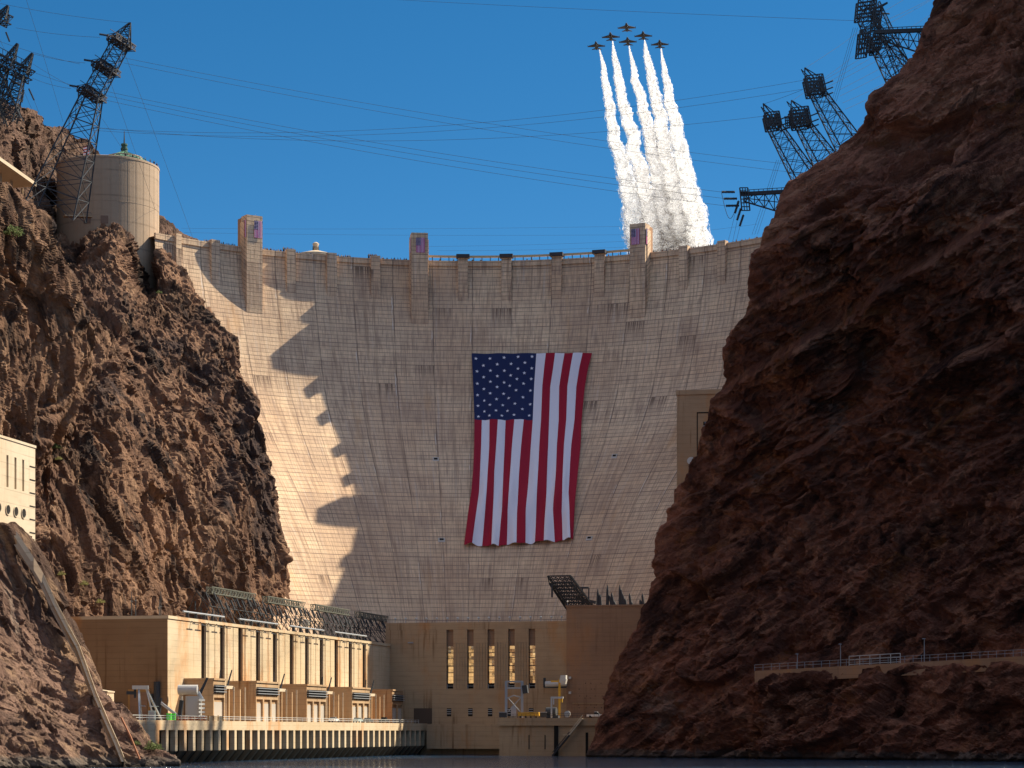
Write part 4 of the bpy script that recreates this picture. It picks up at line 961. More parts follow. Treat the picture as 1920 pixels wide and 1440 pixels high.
# ---- roof truss racks above the wing
def lattice_beam(b, A, B, w, h, n, t, m=0, up=Vector((0,0,1))):
    A, B = Vector(A), Vector(B); d = (B-A).normalized(); s = d.cross(up).normalized(); u = s.cross(d).normalized()
    cs = [s*(w/2)*i+u*(h/2)*j for i, j in ((-1,-1),(1,-1),(1,1),(-1,1))]
    for c_ in cs: b.bar(A+c_, B+c_, t, t, m)
    for k in range(n):
        p0, p1 = A+(B-A)*k/n, A+(B-A)*(k+1)/n
        for i in range(4):
            c0, c1 = cs[i], cs[(i+1) % 4]; b.bar(p0+c0, p1+c1, t*.6, t*.6, m); b.bar(p0+c0, p0+c1, t*.6, t*.6, m)
            if (k+i) % 2: b.bar(p0+c1, p1+c0, t*.6, t*.6, m)
def racks():
    ZR = 36.6; zt = 46.0; nn = -8
    names = ('nearest', 'second', 'third', 'farthest')
    for i, (p0, p1) in enumerate(((392, 475), (497, 568), (587, 652), (669, 731))):
        s0, s1 = s_at(p0, nn), s_at(p1, nn)
        r = empty('roof_truss', W((s0+s1)/2, nn, ZR), 'lattice steel line rack on the wing roof, %s of four in the row' % names[i], 'rack', 'steel racks on the wing roof')
        b = MB(); lattice_beam(b, W(s0, nn, zt), W(s1, nn, zt), 1.6, 1.7, 16, .22); b.build('top_beam', M_gsteel, r)
        b = MB(); n = 7
        for k in range(n+1):
            s = s0-6+(s1-s0+12)*k/n
            b.bar(W(s, -3, ZR), W(s-3, nn, zt-.8), .18); b.bar(W(s, -13, ZR), W(s-3, nn, zt-.8), .14)
            if k < n:
                s2 = s0-6+(s1-s0+12)*(k+1)/n; b.bar(W(s, -3, ZR), W(s2-3, nn, zt-.8), .14); b.bar(W(s2, -3, ZR), W(s-3, nn, zt-.8), .14); b.bar(W(s, -5.5, (ZR+zt)/2), W(s2, -5.5, (ZR+zt)/2), .18)
        b.build('strut', M_steel, r)
        for k in range(11):
            s = s0-4+(s1-s0+8)*k/10; z = zt-3.2-R2.random()*2.5
            b = MB(); b.tube([W(s, -4, z), W(s-.6, -4.8, z+2.4)], .28, 6); b.build('insulator', M_steel, r)
            b = MB(); b.tube([W(s+1.5, -11, z-2), W(s+1.5, -11, z+.5)], .22, 6); b.build('insulator', M_steel, r)
    # low pipe bus along the roof edge
    for i, (p0, p1) in enumerate(((343, 420), (448, 520), (543, 607), (627, 687))):
        s0, s1 = s_at(p0, -1), s_at(p1, -1); r = empty('bus_bar', W((s0+s1)/2, -1, ZR), 'pale pipe bus along the wing roof edge, %s length' % ('first', 'second', 'third', 'last')[i], 'bus bar', 'pale pipe lengths on the roof edge')
        b = MB(); b.tube([W(s0, -1, ZR+1.6), W(s1, -1, ZR+1.6)], .28, 8); b.build('pipe', M_grey, r)
        b = MB()
        for k in range(5): s = s0+(s1-s0)*(k+.5)/5; b.bar(W(s, -1, ZR), W(s, -1, ZR+1.5), .7, .5); b.bar(W(s, -1, ZR+.2), W(s, 1.2, ZR-1.5), .2); b.bar(W(s-2, 1.2, ZR-1.5), W(s+2, 1.2, ZR-1.5), .18)
        b.build('support', M_steel, r)
    # small masts at the near roof end
    for i, px in enumerate((300, 312, 328, 338, 351)):
        s = s_at(px, -10) if px > 320 else 3+i*2; r = empty('roof_mast', W(s, -10-i*2, ZR), 'thin dark mast on the near end of the wing roof, %s from the left' % ORD[i], 'mast', 'thin masts on the near roof end')
        b = MB(); b.tube([W(s, -10-i*2, ZR), W(s, -10-i*2, ZR+5+1.5*(i % 3))], [.16, .08], 6); b.build('pole', M_steel, r)
        b = MB(); b.bar(W(s-.9, -10-i*2, ZR+4), W(s+.9, -10-i*2, ZR+4), .12); b.build('crossarm', M_steel, r)
    q = Vector(W(s_at(573, -8), -8, ZR)); r = empty('dish', q, 'round white dish among the dark roof steelwork', 'dish'); b = MB(); b.tube([q+Vector((0,0,4)), q+Vector((0,-.5,4))], [1.3, 1.0], 14); b.build('bowl', M_white, r); b = MB(); b.bar(q, q+Vector((0,0,4)), .2); b.build('mount', M_steel, r)
racks()
def right_racks():
    zt = zRB+.5
    r = empty('roof_truss', QP(1090, 1137, -6), 'dark slanted lattice frame on the roof of the plain taller block', 'rack')
    A, B, C_, D_ = Vector(QP(1027, 1080, -2)), Vector(QP(1069, 1079, -2)), Vector(QP(1064, 1135, -8)), Vector(QP(1112, 1136, -8))
    b = MB(); n = 9
    for off in (Vector((0,0,0)), Vector((.6, 3.0, -2.2))):
        for k in range(n+1):
            f = k/n; b.bar(A+(C_-A)*f+off, B+(D_-B)*f+off, .34)
            if k < n:
                g = (k+1)/n
                for j in range(5):
                    u0, u1 = j/5, (j+1)/5; p = lambda f_, u_: (A+(C_-A)*f_)*(1-u_)+(B+(D_-B)*f_)*u_+off
                    b.bar(p(f, u0), p(g, u1), .2); b.bar(p(f, u1), p(g, u0), .2)
        b.bar(A+off, C_+off, .5); b.bar(B+off, D_+off, .5)
    for f in (0, .25, .5, .75, 1): p = A+(C_-A)*f; q = B+(D_-B)*f; o = Vector((.6, 3.0, -2.2)); b.bar(p, p+o, .3); b.bar(q, q+o, .3)
    b.build('frame', M_steel, r)
    b = MB(); b.bar(Vector(QP(1035, 1095, -2)), Vector(QP(1035, 1120, -2)), .6); b.build('hanging_insulator', M_steel, r)
    b = MB()
    for px, py in ((1092, 1101), (1104, 1103)): b.bar(Vector(QP(px, 1137, -8)), Vector(QP(px, py, -8)), .4)
    b.bar(Vector(QP(1088, 1102, -8)), Vector(QP(1104, 1102, -8)), .5); b.bar(Vector(QP(1080, 1122, -8)), Vector(QP(1118, 1130, -8)), 1.6, 1.0); b.build('brace', M_steel, r)
    for i, (px, py, dx) in enumerate(((1121, 1104, 0), (1125, 1113, 1), (1139, 1096, 0), (1142, 1116, 6), (1146, 1110, 5), (1150, 1126, 4), (1162, 1096, 1), (1165, 1106, 2), (1168, 1114, 2), (1172, 1122, 1), (1180, 1112, 3), (1184, 1128, 1), (1204, 1112, 3), (1200, 1124, 2))):
        q = Vector(QP(px+dx, 1137, -4)); t_ = Vector(QP(px, py, -4)); r = empty('bushing', q, 'dark pointed post on the plain block roof, %s counted from the lattice frame' % ORD[i], 'bushing', 'pointed posts on the plain block roof')
        b = MB(); b.tube([q, q+(t_-q)*.75, t_], [.55, .4, .08], 8); b.build('insulator', M_steel, r); b = MB(); b.bar(q, q+Vector((0,0,.5)), 1.3, 1.3); b.build('base', M_steel, r)
    q = Vector(QP(1064, 1137, 1.5)); r = empty('lamp_post', q, 'short pale lamp post at the corner of the plain block roof', 'lamp'); b = MB(); b.bar(q, q+Vector((0,0,1.4)), .15); b.build('post', M_grey, r); b = MB(); b.lathe((q.x, q.y, q.z+1.3), [(.1,0),(.35,.3),(.1,.6)], 8); b.build('globe', M_white, r)
right_racks()
# find a point of the cliff sheet under a pixel, so that plants stand on the rock
def on_sheet(X, px, py):
    a = HX+X[...,0]/X[...,1]*F; c_ = HY-(X[...,2]-EYE)/X[...,1]*F; d = (a-px)**2+(c_-py)**2+np.where(X[...,1] > 780, 400, 0)*0
    near = d < max(d.min()*1.0+9, 16); Y = np.where(near, X[...,1], 1e9); i = np.unravel_index(int(np.argmin(Y)), Y.shape); return Vector(X[i])
# ================================================================= BUILDINGS ON THE CLIFFS
def valve_right():
    A = P(1269, 732, 762); root = empty('valve_house', (A.x+8, A.y+8, 30), 'flat topped concrete valve house wedged between the dam face and the red wall', 'building')
    z1, z0 = A.z, P(0, 1000, 762).z; dx = Vector((.985, -.17, 0)); dn = Vector((.17, .985, 0))
    T = lambda a, n, z: tuple(Vector((A.x, A.y, 0))+dx*a+dn*n+Vector((0,0,z)))
    b = MB(); b.box(0, 30, 0, 40, z0-10, z1-1.6, T=T); b.box(-.3, 30.2, -.3, 40, z1-1.6, z1, T=T); b.build('wall', M_concd, root)
    k = 762/F; ax = lambda px: (px-1269)*k/.985; zz = lambda py: EYE+(HY-py)*k
    b = MB(); b.box(ax(1306), ax(1306)+.3, -.12, 0, zz(960), zz(774), T=T); b.box(ax(1306), ax(1360), -.12, 0, zz(776), zz(774), T=T); b.build('reveal', M_dark, root)
    b = MB(); b.box(ax(1318), ax(1326), -.2, 0, zz(828), zz(792), T=T); w_ = b.build('window', M_dark, root)
    b = MB(); 
    for a in (ax(1321.5),): b.box(a-.12, a+.12, -.4, -.2, zz(828), zz(792), T=T)
    for y in (800, 810, 819, 828): b.box(ax(1318), ax(1326), -.4, -.2, zz(y)-.1, zz(y)+.15, T=T)
    b.build('mullion', M_grey, w_)
    b = MB(); b.box(ax(1291), ax(1300), -.2, 0, zz(886), zz(869), T=T); w_ = b.build('window', M_dark, root)
    b = MB()
    for y in (873, 878, 883): b.box(ax(1291), ax(1300), -.3, -.2, zz(y)-.08, zz(y)+.1, T=T)
    b.build('mullion', M_grey, w_)
    b = MB(); c_ = Vector(T(ax(1295.5), -.1, zz(865))); i0 = MB()
    b.tube([c_, c_-dn*.5], 1.35, 16); b.build('white_hood', M_white, root)
valve_right()
def valve_left():
    # sunlit face seen obliquely at the left edge
    A = P(66, 838, 522); B = P(-160, 728, 462); d = (B-A); d.z = 0; d.normalize(); n = Vector((d.y, -d.x, 0)); n = n if n.x > 0 else -n
    L = 75; root = empty('valve_house', (A.x, A.y, 40), 'sunlit cream concrete building with tall slots above round holes at the edge of the photo', 'building')
    T = lambda a, o, z: tuple(Vector((A.x, A.y, 0))+d*a+n*o+Vector((0,0,z)))
    z1 = A.z; z0 = P(0, 1090, 522).z
    def st(px):
        r = (px-HX)/F; return (r*A.y-A.x)/(d.x-r*d.y)
    def zz(px, py): q = Vector(T(st(px), 0, 0)); return EYE+(HY-py)/F*q.y
    zs0, zs1 = zz(44, 921), zz(44, 862); zc = zz(44, 963)
    cols = [st(x) for x in (43.5, 29, 14, -3, -20, -40, -60)]; e = 0; w = (cols[1]-cols[0])*.13
    xs = sorted([c-w for c in cols]+[c+w for c in cols]); xs = [0]+xs+[L]
    b = MB(); b.box(0, L, -26, -2.0, z0-12, z1-.3, T=T); b.box(0, L, -1.99, 0, zs1, z1-.3, T=T); b.box(0, L, -1.99, 0, z0-12, zs0, T=T)
    for k in range(0, len(xs), 2): b.box(xs[k], xs[k+1], -1.99, 0, zs0, zs1, T=T)
    b.build('wall', M_pale, root)
    b = MB(); b.box(-.2, L, -26, .2, z1-.3, z1+.3, T=T); b.build('roof', M_pale, root)
    for c in cols: b = MB(); b.box(c-w, c+w, -1.98, -1.8, zs0, zs1, T=T); b.build('window_slot', M_dark, root)
    for c in cols:
        b = MB(); q = Vector(T(c, .02, zc-.0)); pts = []; rr = (cols[1]-cols[0])*.27
        b.v = [tuple(q+d*math.cos(k*math.pi/12)*rr+Vector((0,0,math.sin(k*math.pi/12)*rr*1.0))+n*o) for o in (0, .06) for k in range(24)]
        b.f = [tuple(range(24, 48))]+[(k, (k+1) % 24, 24+(k+1) % 24, 24+k) for k in range(24)]; b.m = [0]*25
        b.build('round_hole', M_dark, root)
        b = MB(); b.tube([q+d*math.cos(k*math.pi/12)*rr+Vector((0,0,math.sin(k*math.pi/12)*rr))+n*.1 for k in range(25)], .12, 5, caps=False); b.build('hole_rim', M_pale, root)
    for k in range(6):
        z = z1-5-k*3.1; b = MB(); b.box(.2, 3.2, 0, .12, z, z+.22, T=T); b.build('groove', M_dark, root)
    b = MB(); b.box(cols[1]-.1, cols[1]+.1, 0, .1, zc-8, zc-3, T=T); b.build('stain', M_dark, root)
valve_left()
def visitor():
    cx, cy = -146.5, 803.0; R = 18.3; zt = 211.5; root = empty('visitor_center', (cx, cy, 150), 'pale round concrete tower building on the cliff with a small green roof', 'building')
    b = MB(); b.lathe((cx, cy, 118), [(R, 0), (R, zt-118)], 72); b.build('wall', M_vis, root)
    b = MB(); b.lathe((cx, cy, zt), [(R+.15, -.2), (R+.15, .5), (R-.3, .7)], 72); b.build('parapet', M_vis, root)
    for k in range(72):
        pass
    b = MB()
    for k in range(36):
        a = k*math.pi/18+.05; x, y = cx+(R+.03)*math.cos(a), cy+(R+.03)*math.sin(a); b.bar((x, y, 120), (x, y, zt-.3), .05)
    for z in (150, 166, 181, 196): b.tube([(cx+(R+.02)*math.cos(k*math.pi/36), cy+(R+.02)*math.sin(k*math.pi/36), z) for k in range(73)], .05, 4, caps=False)
    b.build('joint', mat('joint_line', (.34,.255,.18)), root)  # joints drawn slightly darker than the wall concrete
    gx, gy = P(233, 290, 800).x, 800; gr = mat('green_roof', (.13,.26,.17), .5, .3); zr = zt+1.9
    b = MB(); b.lathe((gx, gy, zt-.5), [(6.6, 0), (6.6, 4)], 16); b.build('drum', M_vis, root)
    k0 = (806/F); b = MB(); b.lathe((gx, gy, zr), [(8.2, 0), (8.2, .4), (1.5, 3.4), (1.3, 3.6)], 8); rf = b.build('roof', gr, root)
    b = MB()
    for k in range(24): a = k*math.pi/12; b.bar((gx+8.2*math.cos(a), gy+8.2*math.sin(a), zr+.5), (gx+1.4*math.cos(a), gy+1.4*math.sin(a), zr+3.55), .14)
    b.build('seam', gr, rf)
    b = MB(); b.lathe((gx, gy, zr+3.3), [(1.4, 0), (1.1, 1.1), (1.3, 1.1), (1.3, 1.7), (1.0, 1.7), (1.0, 2.6), (1.2, 2.6), (1.2, 3.2), (.7, 3.4)], 12); b.build('cupola', mat('dark_green', (.05,.10,.075)), rf)
    b = MB(); b.tube([(gx, gy, zr+6.5), (gx, gy, zr+11.2)], [.3, .1], 6); b.build('spire', M_steel, rf)
    b = MB(); b.bar((gx-17, gy-3, zr+1.5), (gx-9, gy-3, zr+1.5), .25); 
    for k in range(6): b.bar((gx-17+k*1.6, gy-3, zr), (gx-17+k*1.6, gy-3, zr+1.6), .18)
    b.build('roof_frame', M_steel, root)
    for px in (165, 198):
        x = P(px, 0, 787).x; y = cy-math.sqrt(max(0, (R+.06)**2-(x-cx)**2)); z0, z1 = P(0, 419, y).z, P(0, 404, y).z; w = 1.35
        a = math.atan2(y-cy, x-cx); tg = Vector((-math.sin(a), math.cos(a), 0)); o = Vector((math.cos(a), math.sin(a), 0)); q = Vector((x, y, 0))
        b = MB(); b.hexa([q-tg*w+Vector((0,0,z0)), q+tg*w+Vector((0,0,z0)), q+tg*w-o*.6+Vector((0,0,z0)), q-tg*w-o*.6+Vector((0,0,z0)), q-tg*w+Vector((0,0,z1)), q+tg*w+Vector((0,0,z1)), q+tg*w-o*.6+Vector((0,0,z1)), q-tg*w-o*.6+Vector((0,0,z1))])
        b.build('window', mat('vent_panel', (.20,.13,.095)), root)
    # people on its terrace
    q = P(168, 293, 800); r = empty('flagpole', (q.x, q.y, zt), 'flagpole with a striped flag beside the round tower building', 'flagpole'); b = MB(); b.tube([(q.x, q.y, zt-2), (q.x, q.y, zt+9)], .16, 6); b.build('pole', M_grey, r)
    r = empty('flag', (q.x, q.y, zt+5), 'striped flag hanging from the flagpole beside the round tower building', 'flag'); b = MB()
    for k in range(7):
        z = zt+4.6+k*.5; b.quad((q.x+.15, q.y-.1, z), (q.x-2.2, q.y-.3, z-.7), (q.x-2.2, q.y-.3, z-.2), (q.x+.15, q.y-.1, z+.5), 0 if k % 2 == 0 else 1)
    b.build('cloth', [mat('flag_stripe_red', (.55,.08,.06)), M_fw], r)
    b = MB(); b.quad((q.x+.2, q.y-.25, zt+6.2), (q.x-.8, q.y-.35, zt+5.9), (q.x-.8, q.y-.35, zt+7.9), (q.x+.2, q.y-.25, zt+8.2)); b.build('canton', M_blue, r)
    # low terrace wall + walkway below
    A, B = P(120, 405, 776), P(172, 407, 780); r = empty('walkway', tuple(A), 'thin pale walkway at the foot of the round tower building', 'walkway'); b = MB(); b.bar(A, B, 2.5, .5); b.build('slab', M_concd, r)
    b = MB(); b.bar(A+Vector((0,-1.2,1.2)), B+Vector((0,-1.2,1.2)), .12)
    for k in range(6): p = A+(B-A)*k/5+Vector((0,-1.2,0)); b.bar(p, p+Vector((0,0,1.2)), .1)
    b.build('rail', M_steel, r)
visitor()
def garage():
    A, B = P(-60, 275, 655), P(44, 348, 690); r = empty('canopy', tuple(B), 'long white sloping slab roof jutting from the rocks at the top left edge', 'roof')
    b = MB(); b.bar(A, B, 9, 1.1); b.build('slab', M_pale, r)
    b = MB()
    for k in range(5): p = A+(B-A)*(k+.8)/5; b.bar(p+Vector((0,1,-1)), p+Vector((0,1,-13)), .6)
    b.build('column', M_concd, r)
garage()
# ---- chute running down the edge of the foreground slope
def chute():
    pts = [(28, 1004), (60, 1052), (78, 1082), (100, 1130), (125, 1178), (146, 1216), (160, 1255), (178, 1305), (198, 1352), (217, 1395), (230, 1428)]
    r = empty('stair_chute', P(130, 1220, 500), 'narrow concrete stair wall running down the foreground rock slope to the water', 'stair wall')
    top = MB(); side = MB()
    DD = [min(on_sheet(XF, x+o, y+v).y for o in (-6, 0, 6) for v in (-14, 0, 14)) for x, y in pts]; DD = np.convolve(np.pad(DD, 1, mode='edge'), np.ones(3)/3, 'valid'); P0 = [P(x, y, d-1.6) for (x, y), d in zip(pts, DD)]
    for i in range(len(P0)-1):
        a, c_ = P0[i], P0[i+1]; w = Vector((.26, .12, 0)); dn = Vector((0, 0, -2.0)); bk = Vector((.6, 7, 0))
        top.quad(a-w, c_-w, c_+w, a+w); top.quad(a+w, c_+w, c_+w+Vector((0,0,.9)), a+w+Vector((0,0,.9)))
        top.quad(a+w+Vector((0,0,.9)), c_+w+Vector((0,0,.9)), c_+w*1.3+Vector((0,0,.9)), a+w*1.3+Vector((0,0,.9)))
        side.quad(a-w, c_-w, c_-w+dn+bk*.2, a-w+dn+bk*.2); side.quad(a+w*1.3+Vector((0,0,.9)), c_+w*1.3+Vector((0,0,.9)), c_+w*1.3+dn, a+w*1.3+dn)
        side.quad(a-w+dn, c_-w+dn, c_+w*1.3+dn, a+w*1.3+dn)
    top.build('steps', M_pale, r); side.build('side_wall', M_vis, r)
    dq = min(on_sheet(XF, 240, 1380).y, on_sheet(XF, 258, 1415).y)-1.5; A, B = P(227, 1345, dq+2), P(262, 1424, dq-1); r = empty('pipe', tuple(B), 'thin rusty pipe slanting down the foreground rocks to the water', 'pipe'); b = MB(); b.tube([A, (A+B)/2+Vector((0,0,.4)), B], .22, 6); b.build('pipe_run', mat('rusty_pipe', (.35,.14,.07)), r)
    q = P(193, 1308, 512); r = empty('utility_box', tuple(q), 'cream concrete box peeking over the foreground rock slope', 'box'); b = MB(); b.hexa([q+Vector(v) for v in ((-1.5,0,-3),(1,-.5,-3),(2,3,-3),(-.5,3.5,-3),(-1.5,0,1.6),(1,-.5,1.2),(2,3,1.2),(-.5,3.5,1.6))]); b.build('body', M_pale, r)
    b = MB(); b.hexa([q+Vector(v) for v in ((-1.7,-.1,1.6),(1.2,-.6,1.2),(2.2,3,1.2),(-.6,3.6,1.6),(-1.7,-.1,1.9),(1.2,-.6,1.5),(2.2,3,1.5),(-.6,3.6,1.9))]); b.build('lid', M_pale, r)
chute()
# ---- river road wall with railing on the red cliff
def road():
    px = np.linspace(1415, 2150, 48); pts = []
    for x in px:
        y = 1258-(x-1415)*.055 if x < 1920 else 1230-(x-1920)*.045
        D = sum(on_sheet(XR, x+o, y+12).y for o in (-14, 0, 14))/3+1.2
        pts.append(P(x, y, D))
    yy = np.array([p.y for p in pts]); yy = np.convolve(np.pad(yy, 3, mode='edge'), np.ones(7)/7, 'valid')
    pts = [P(x, (1258-(x-1415)*.055 if x < 1920 else 1230-(x-1920)*.045), D) for x, D in zip(px, yy)]
    r = empty('retaining_wall', tuple(pts[10]), 'low tan concrete wall of the riverside road cut into the red canyon wall', 'wall')
    b = MB()
    for a, c_ in zip(pts[:-1], pts[1:]):
        dn = Vector((0,0,-3.4)); bk = Vector((1.5, 12, 0))
        b.quad(a+dn, c_+dn, c_, a); b.quad(a, c_, c_+bk, a+bk)
    b.build('wall', mat_rw, r)
    rr = empty('railing', tuple(pts[12]), 'thin pipe railing on top of the riverside road wall', 'railing'); b = MB()
    for z in (.9, 1.7): 
        for a, c_ in zip(pts[:-1], pts[1:]): b.bar(a+Vector((0,0,z)), c_+Vector((0,0,z)), .09)
    b.build('rail', M_grey, rr)
    for k in range(0, len(pts)): b = MB(); b.bar(pts[k], pts[k]+Vector((0,0,1.7)), .1); b.build('post', M_grey, rr)
    r3 = empty('railing', tuple(pts[14]), 'bright white railing panel standing on the riverside road wall', 'railing'); b = MB()
    wp = []
    for x in (1592, 1612, 1631, 1650, 1670, 1688): wp.append(P(x, 1246-(x-1590)*.055, float(np.interp(x, px, yy))+.3))
    for z in (0, 1.2, 2.2):
        for a, c_ in zip(wp[:-1], wp[1:]): b.bar(a+Vector((0,0,z)), c_+Vector((0,0,z)), .16)
    for a in wp: b.bar(a+Vector((0,0,-1.0)), a+Vector((0,0,2.2)), .16)
    b.build('frame', M_white, r3)
    for x, y, h in ((1495, 1250, 4), (1576, 1244, 6), (1733, 1230, 6)):
        q = P(x, 1258-(x-1415)*.055, float(np.interp(x, px, yy))+.6); r = empty('light_pole', tuple(q), {1495: 'short dark pole at the low end of the riverside road', 1576: 'thin pole beside the white railing panel', 1733: 'tall thin pole on the riverside road wall right of the white panel'}[x], 'pole')
        b = MB(); b.tube([q, q+Vector((0,0,h))], [.13, .08], 6); b.build('pole', M_grey, r); b = MB(); b.bar(q+Vector((-.5,0,h)), q+Vector((.3,0,h)), .2); b.build('lamp_head', M_grey, r)
mat_rw = concrete('road_wall_concrete', (.38,.22,.13), (.32,.18,.10), (.15,.07,.03), .8, rust=.5)
road()
# ---- shrubs on the rocks
M_leaf = mat('desert_shrub', (.10,.125,.035), .9); M_leaf2 = mat('dry_shrub', (.22,.20,.06), .9)
M_twig = mat('twig', (.12,.08,.05))
def shrub(q, r, label, mt, group=None, n=420):
    root = empty('shrub', tuple(q), label, 'shrub', group); b = MB(); rg = random.Random(int(q.x*10)+5)
    for k in range(n):
        u, v = rg.random()*6.28, rg.random(); rad = r*(.35+.65*rg.random()**.6); ph = math.acos(1-v)
        p = Vector((math.cos(u)*math.sin(ph)*rad*1.15, math.sin(u)*math.sin(ph)*rad, math.cos(ph)*rad*.9*(.8+.4*math.sin(3*u))))+q
        s = r*.10*(.6+rg.random()); d1 = Vector((rg.gauss(0,1), rg.gauss(0,1), rg.gauss(0,1))).normalized(); d2 = d1.orthogonal().normalized()
        b.quad(p-d1*s, p+d2*s*.6, p+d1*s, p-d2*s*.6)
    b.build('foliage', mt, root); b = MB()
    for k in range(6): a = k*1.05; b.tube([q-Vector((0,0,r*.3)), q+Vector((math.cos(a)*r*.5, math.sin(a)*r*.5, r*.6))], [r*.04, r*.015], 5)
    b.build('stem', M_twig, root)
for X, px, py, r, mt, lab in ((XN, 25, 440, 2.6, M_leaf, 'green bush on the tan rock shoulder near the top left edge'), (XL, 104, 845, 1.6, M_leaf, 'green bush in a crack above the round-holed building'),
        (XL, 66, 750, 1.6, M_leaf, 'olive bush on the wall just above the cream building roof'), (XL, 105, 862, 1.0, M_leaf2, 'dry tuft directly below the green bush in the crack'), (XF, 283, 1405, 1.9, M_leaf, 'yellow green bush at the waterline beside the deck'),
        (XL, 157, 1096, 1.2, M_leaf2, 'dry yellow tuft low on the wall over the shaded end of the wing'), (XL, 185, 1128, 1.2, M_leaf2, 'dry tuft on the wall just above the wing roof end'), (XL, 116, 1078, 1.1, M_leaf2, 'dry tuft low on the wall beside the stair wall'),
        (XL, 300, 552, 1.0, M_leaf, 'small green bush at the foot of the round tower building'), (XF, 252, 1395, .9, M_leaf, 'little green tuft on the rocks by the rusty pipe')):
    q = on_sheet(X, px, py); shrub(q+Vector((.6, -1.0, .2)), r, lab, mt)
# ================================================================= TRANSMISSION TOWERS AND CABLES
def mast(b, A, B, wa, wb, n, t, side=None, bt=.55):
    """tapering four-leg lattice from A (width wa) to B (width wb)"""
    A, B = Vector(A), Vector(B); d = (B-A).normalized(); s = side or d.cross(Vector((0,1,0))).normalized(); s = (s-d*s.dot(d)).normalized(); u = d.cross(s).normalized()
    lv = []
    for k in range(n+1):
        f = k/n; f = 1-(1-f)**1.25 if wa > wb*1.5 else f
        w = (wa+(wb-wa)*f)/2; c = A+(B-A)*f; lv.append([c+s*w*i+u*w*j for i, j in ((-1,-1),(1,-1),(1,1),(-1,1))])
    for k in range(n):
        for i in range(4):
            j = (i+1) % 4; b.bar(lv[k][i], lv[k+1][i], t); b.bar(lv[k+1][i], lv[k+1][j], t*bt)
            b.bar(lv[k][i], lv[k+1][j], t*bt); b.bar(lv[k][j], lv[k+1][i], t*bt)
def cage(b, A, B, w, h, n, t):
    lattice_beam(b, A, B, w, h, n, t)
def insul(b, A, B, r=.38):
    A, B = Vector(A), Vector(B); n = 9; pts, rs = [], []
    for k in range(n*2+1): pts.append(A+(B-A)*k/(n*2)); rs.append(r if k % 2 else r*.5)
    b.tube(pts, rs, 6)
def tower_left():
    D = 640; r = empty('transmission_tower', P(110, 400, D), 'tall leaning lattice pylon with three crossarms in front of the round tower building', 'pylon')
    b = MB(); mast(b, P(104, 400, D+6), P(172, 182, D), 15, 5.2, 7, .34, bt=.5); b.build('body', M_steel, r)
    b = MB(); mast(b, P(172, 182, D), P(228, 78, D), 4.9, 4.2, 8, .28, bt=.5); b.build('upper_body', M_steel, r)
    b = MB(); mast(b, P(228, 78, D), P(244, 43, D), 5.0, .4, 4, .26); b.bar(P(245, 42, D), P(245, 93, D), .28); b.build('peak', M_steel, r)
    for (x0, y0), (x1, y1) in (((209, 68), (246, 93)), ((180, 116), (218, 142)), ((153, 164), (192, 190))):
        b = MB(); A, B = P(x0, y0, D-4), P(x1, y1, D+4); cage(b, A, B, 3.4, 1.6, 9, .26)
        for k in range(14): f = k/13; p = A+(B-A)*f; b.bar(p+Vector((0,-1.7,-.4)), p+Vector((0,1.7,.9)), .32)
        b.bar(A+Vector((0,-1.8,1.5)), B+Vector((0,-1.8,1.5)), .14); b.build('crossarm', M_bronze, r)
        b = MB(); insul(b, A+Vector((-3.3, -1, .3)), A+Vector((-.9, 0, .2))); b.build('insulator', M_steel, r)
        b = MB(); insul(b, A+Vector((-.9, 0, -.4)), A+Vector((-.9, 0, -2.8)), .25); b.build('insulator', M_steel, r)
tower_left()
def gantry_left():
    D = 700; r = empty('transmission_tower', P(10, 200, D), 'wide twin peaked lattice gantry standing on the dark ridge', 'pylon')
    A, B = P(-70, 80, D-6), P(60, 146, D+4)
    b = MB(); cage(b, A, B, 4.5, 3.0, 16, .34); b.bar(A+Vector((0,-2.4,1.8)), B+Vector((0,-2.4,1.8)), .5, .6)
    for k in range(16): p = A+(B-A)*k/15+Vector((0,-2.4,2)); b.bar(p, p+Vector((0,0,2)), .16)
    b.bar(A+Vector((0,-2.4,4)), B+Vector((0,-2.4,4)), .16); b.build('crossarm', M_steel, r)
    for x, y, xb, yb in ((33, 82, 13, 122), (61, 100, 42, 136)): b = MB(); mast(b, P(xb, yb, D), P(x, y, D), 3.4, .5, 5, .3); b.build('peak', M_steel, r)
    for (xa, ya), (xb, yb) in (((-25, 215), (8, 125)), ((12, 225), (38, 140)), ((26, 230), (-8, 135))): b = MB(); mast(b, P(xa, ya, D+2), P(xb, yb, D), 5.5, 2.6, 7, .34); b.build('leg', M_steel, r)
    for (xa, ya), (xb, yb) in (((16, 147), (40, 160)), ((54, 166), (64, 188)), ((45, 168), (41, 192)), ((14, 150), (13, 178))): b = MB(); insul(b, P(xa, ya, D-3), P(xb, yb, D-3), .34); b.build('insulator', M_steel, r)
    D = 690; r = empty('transmission_tower', P(-20, 190, D), 'pylon cut off by the top left corner, only its arm tip showing', 'pylon')
    b = MB(); cage(b, P(-50, 8, D-4), P(19, 42, D+3), 3.6, 2.6, 10, .32); b.build('crossarm', M_steel, r)
    b = MB(); mast(b, P(3, 34, D), P(15, 11, D), 3.2, .5, 4, .3); b.build('peak', M_steel, r)
    b = MB(); mast(b, P(-60, 200, D), P(-22, 30, D), 9, 4, 8, .36); b.build('body', M_steel, r)
    b = MB(); insul(b, P(11, 60, D), P(18, 78, D), .34); b.build('insulator', M_steel, r)
gantry_left()
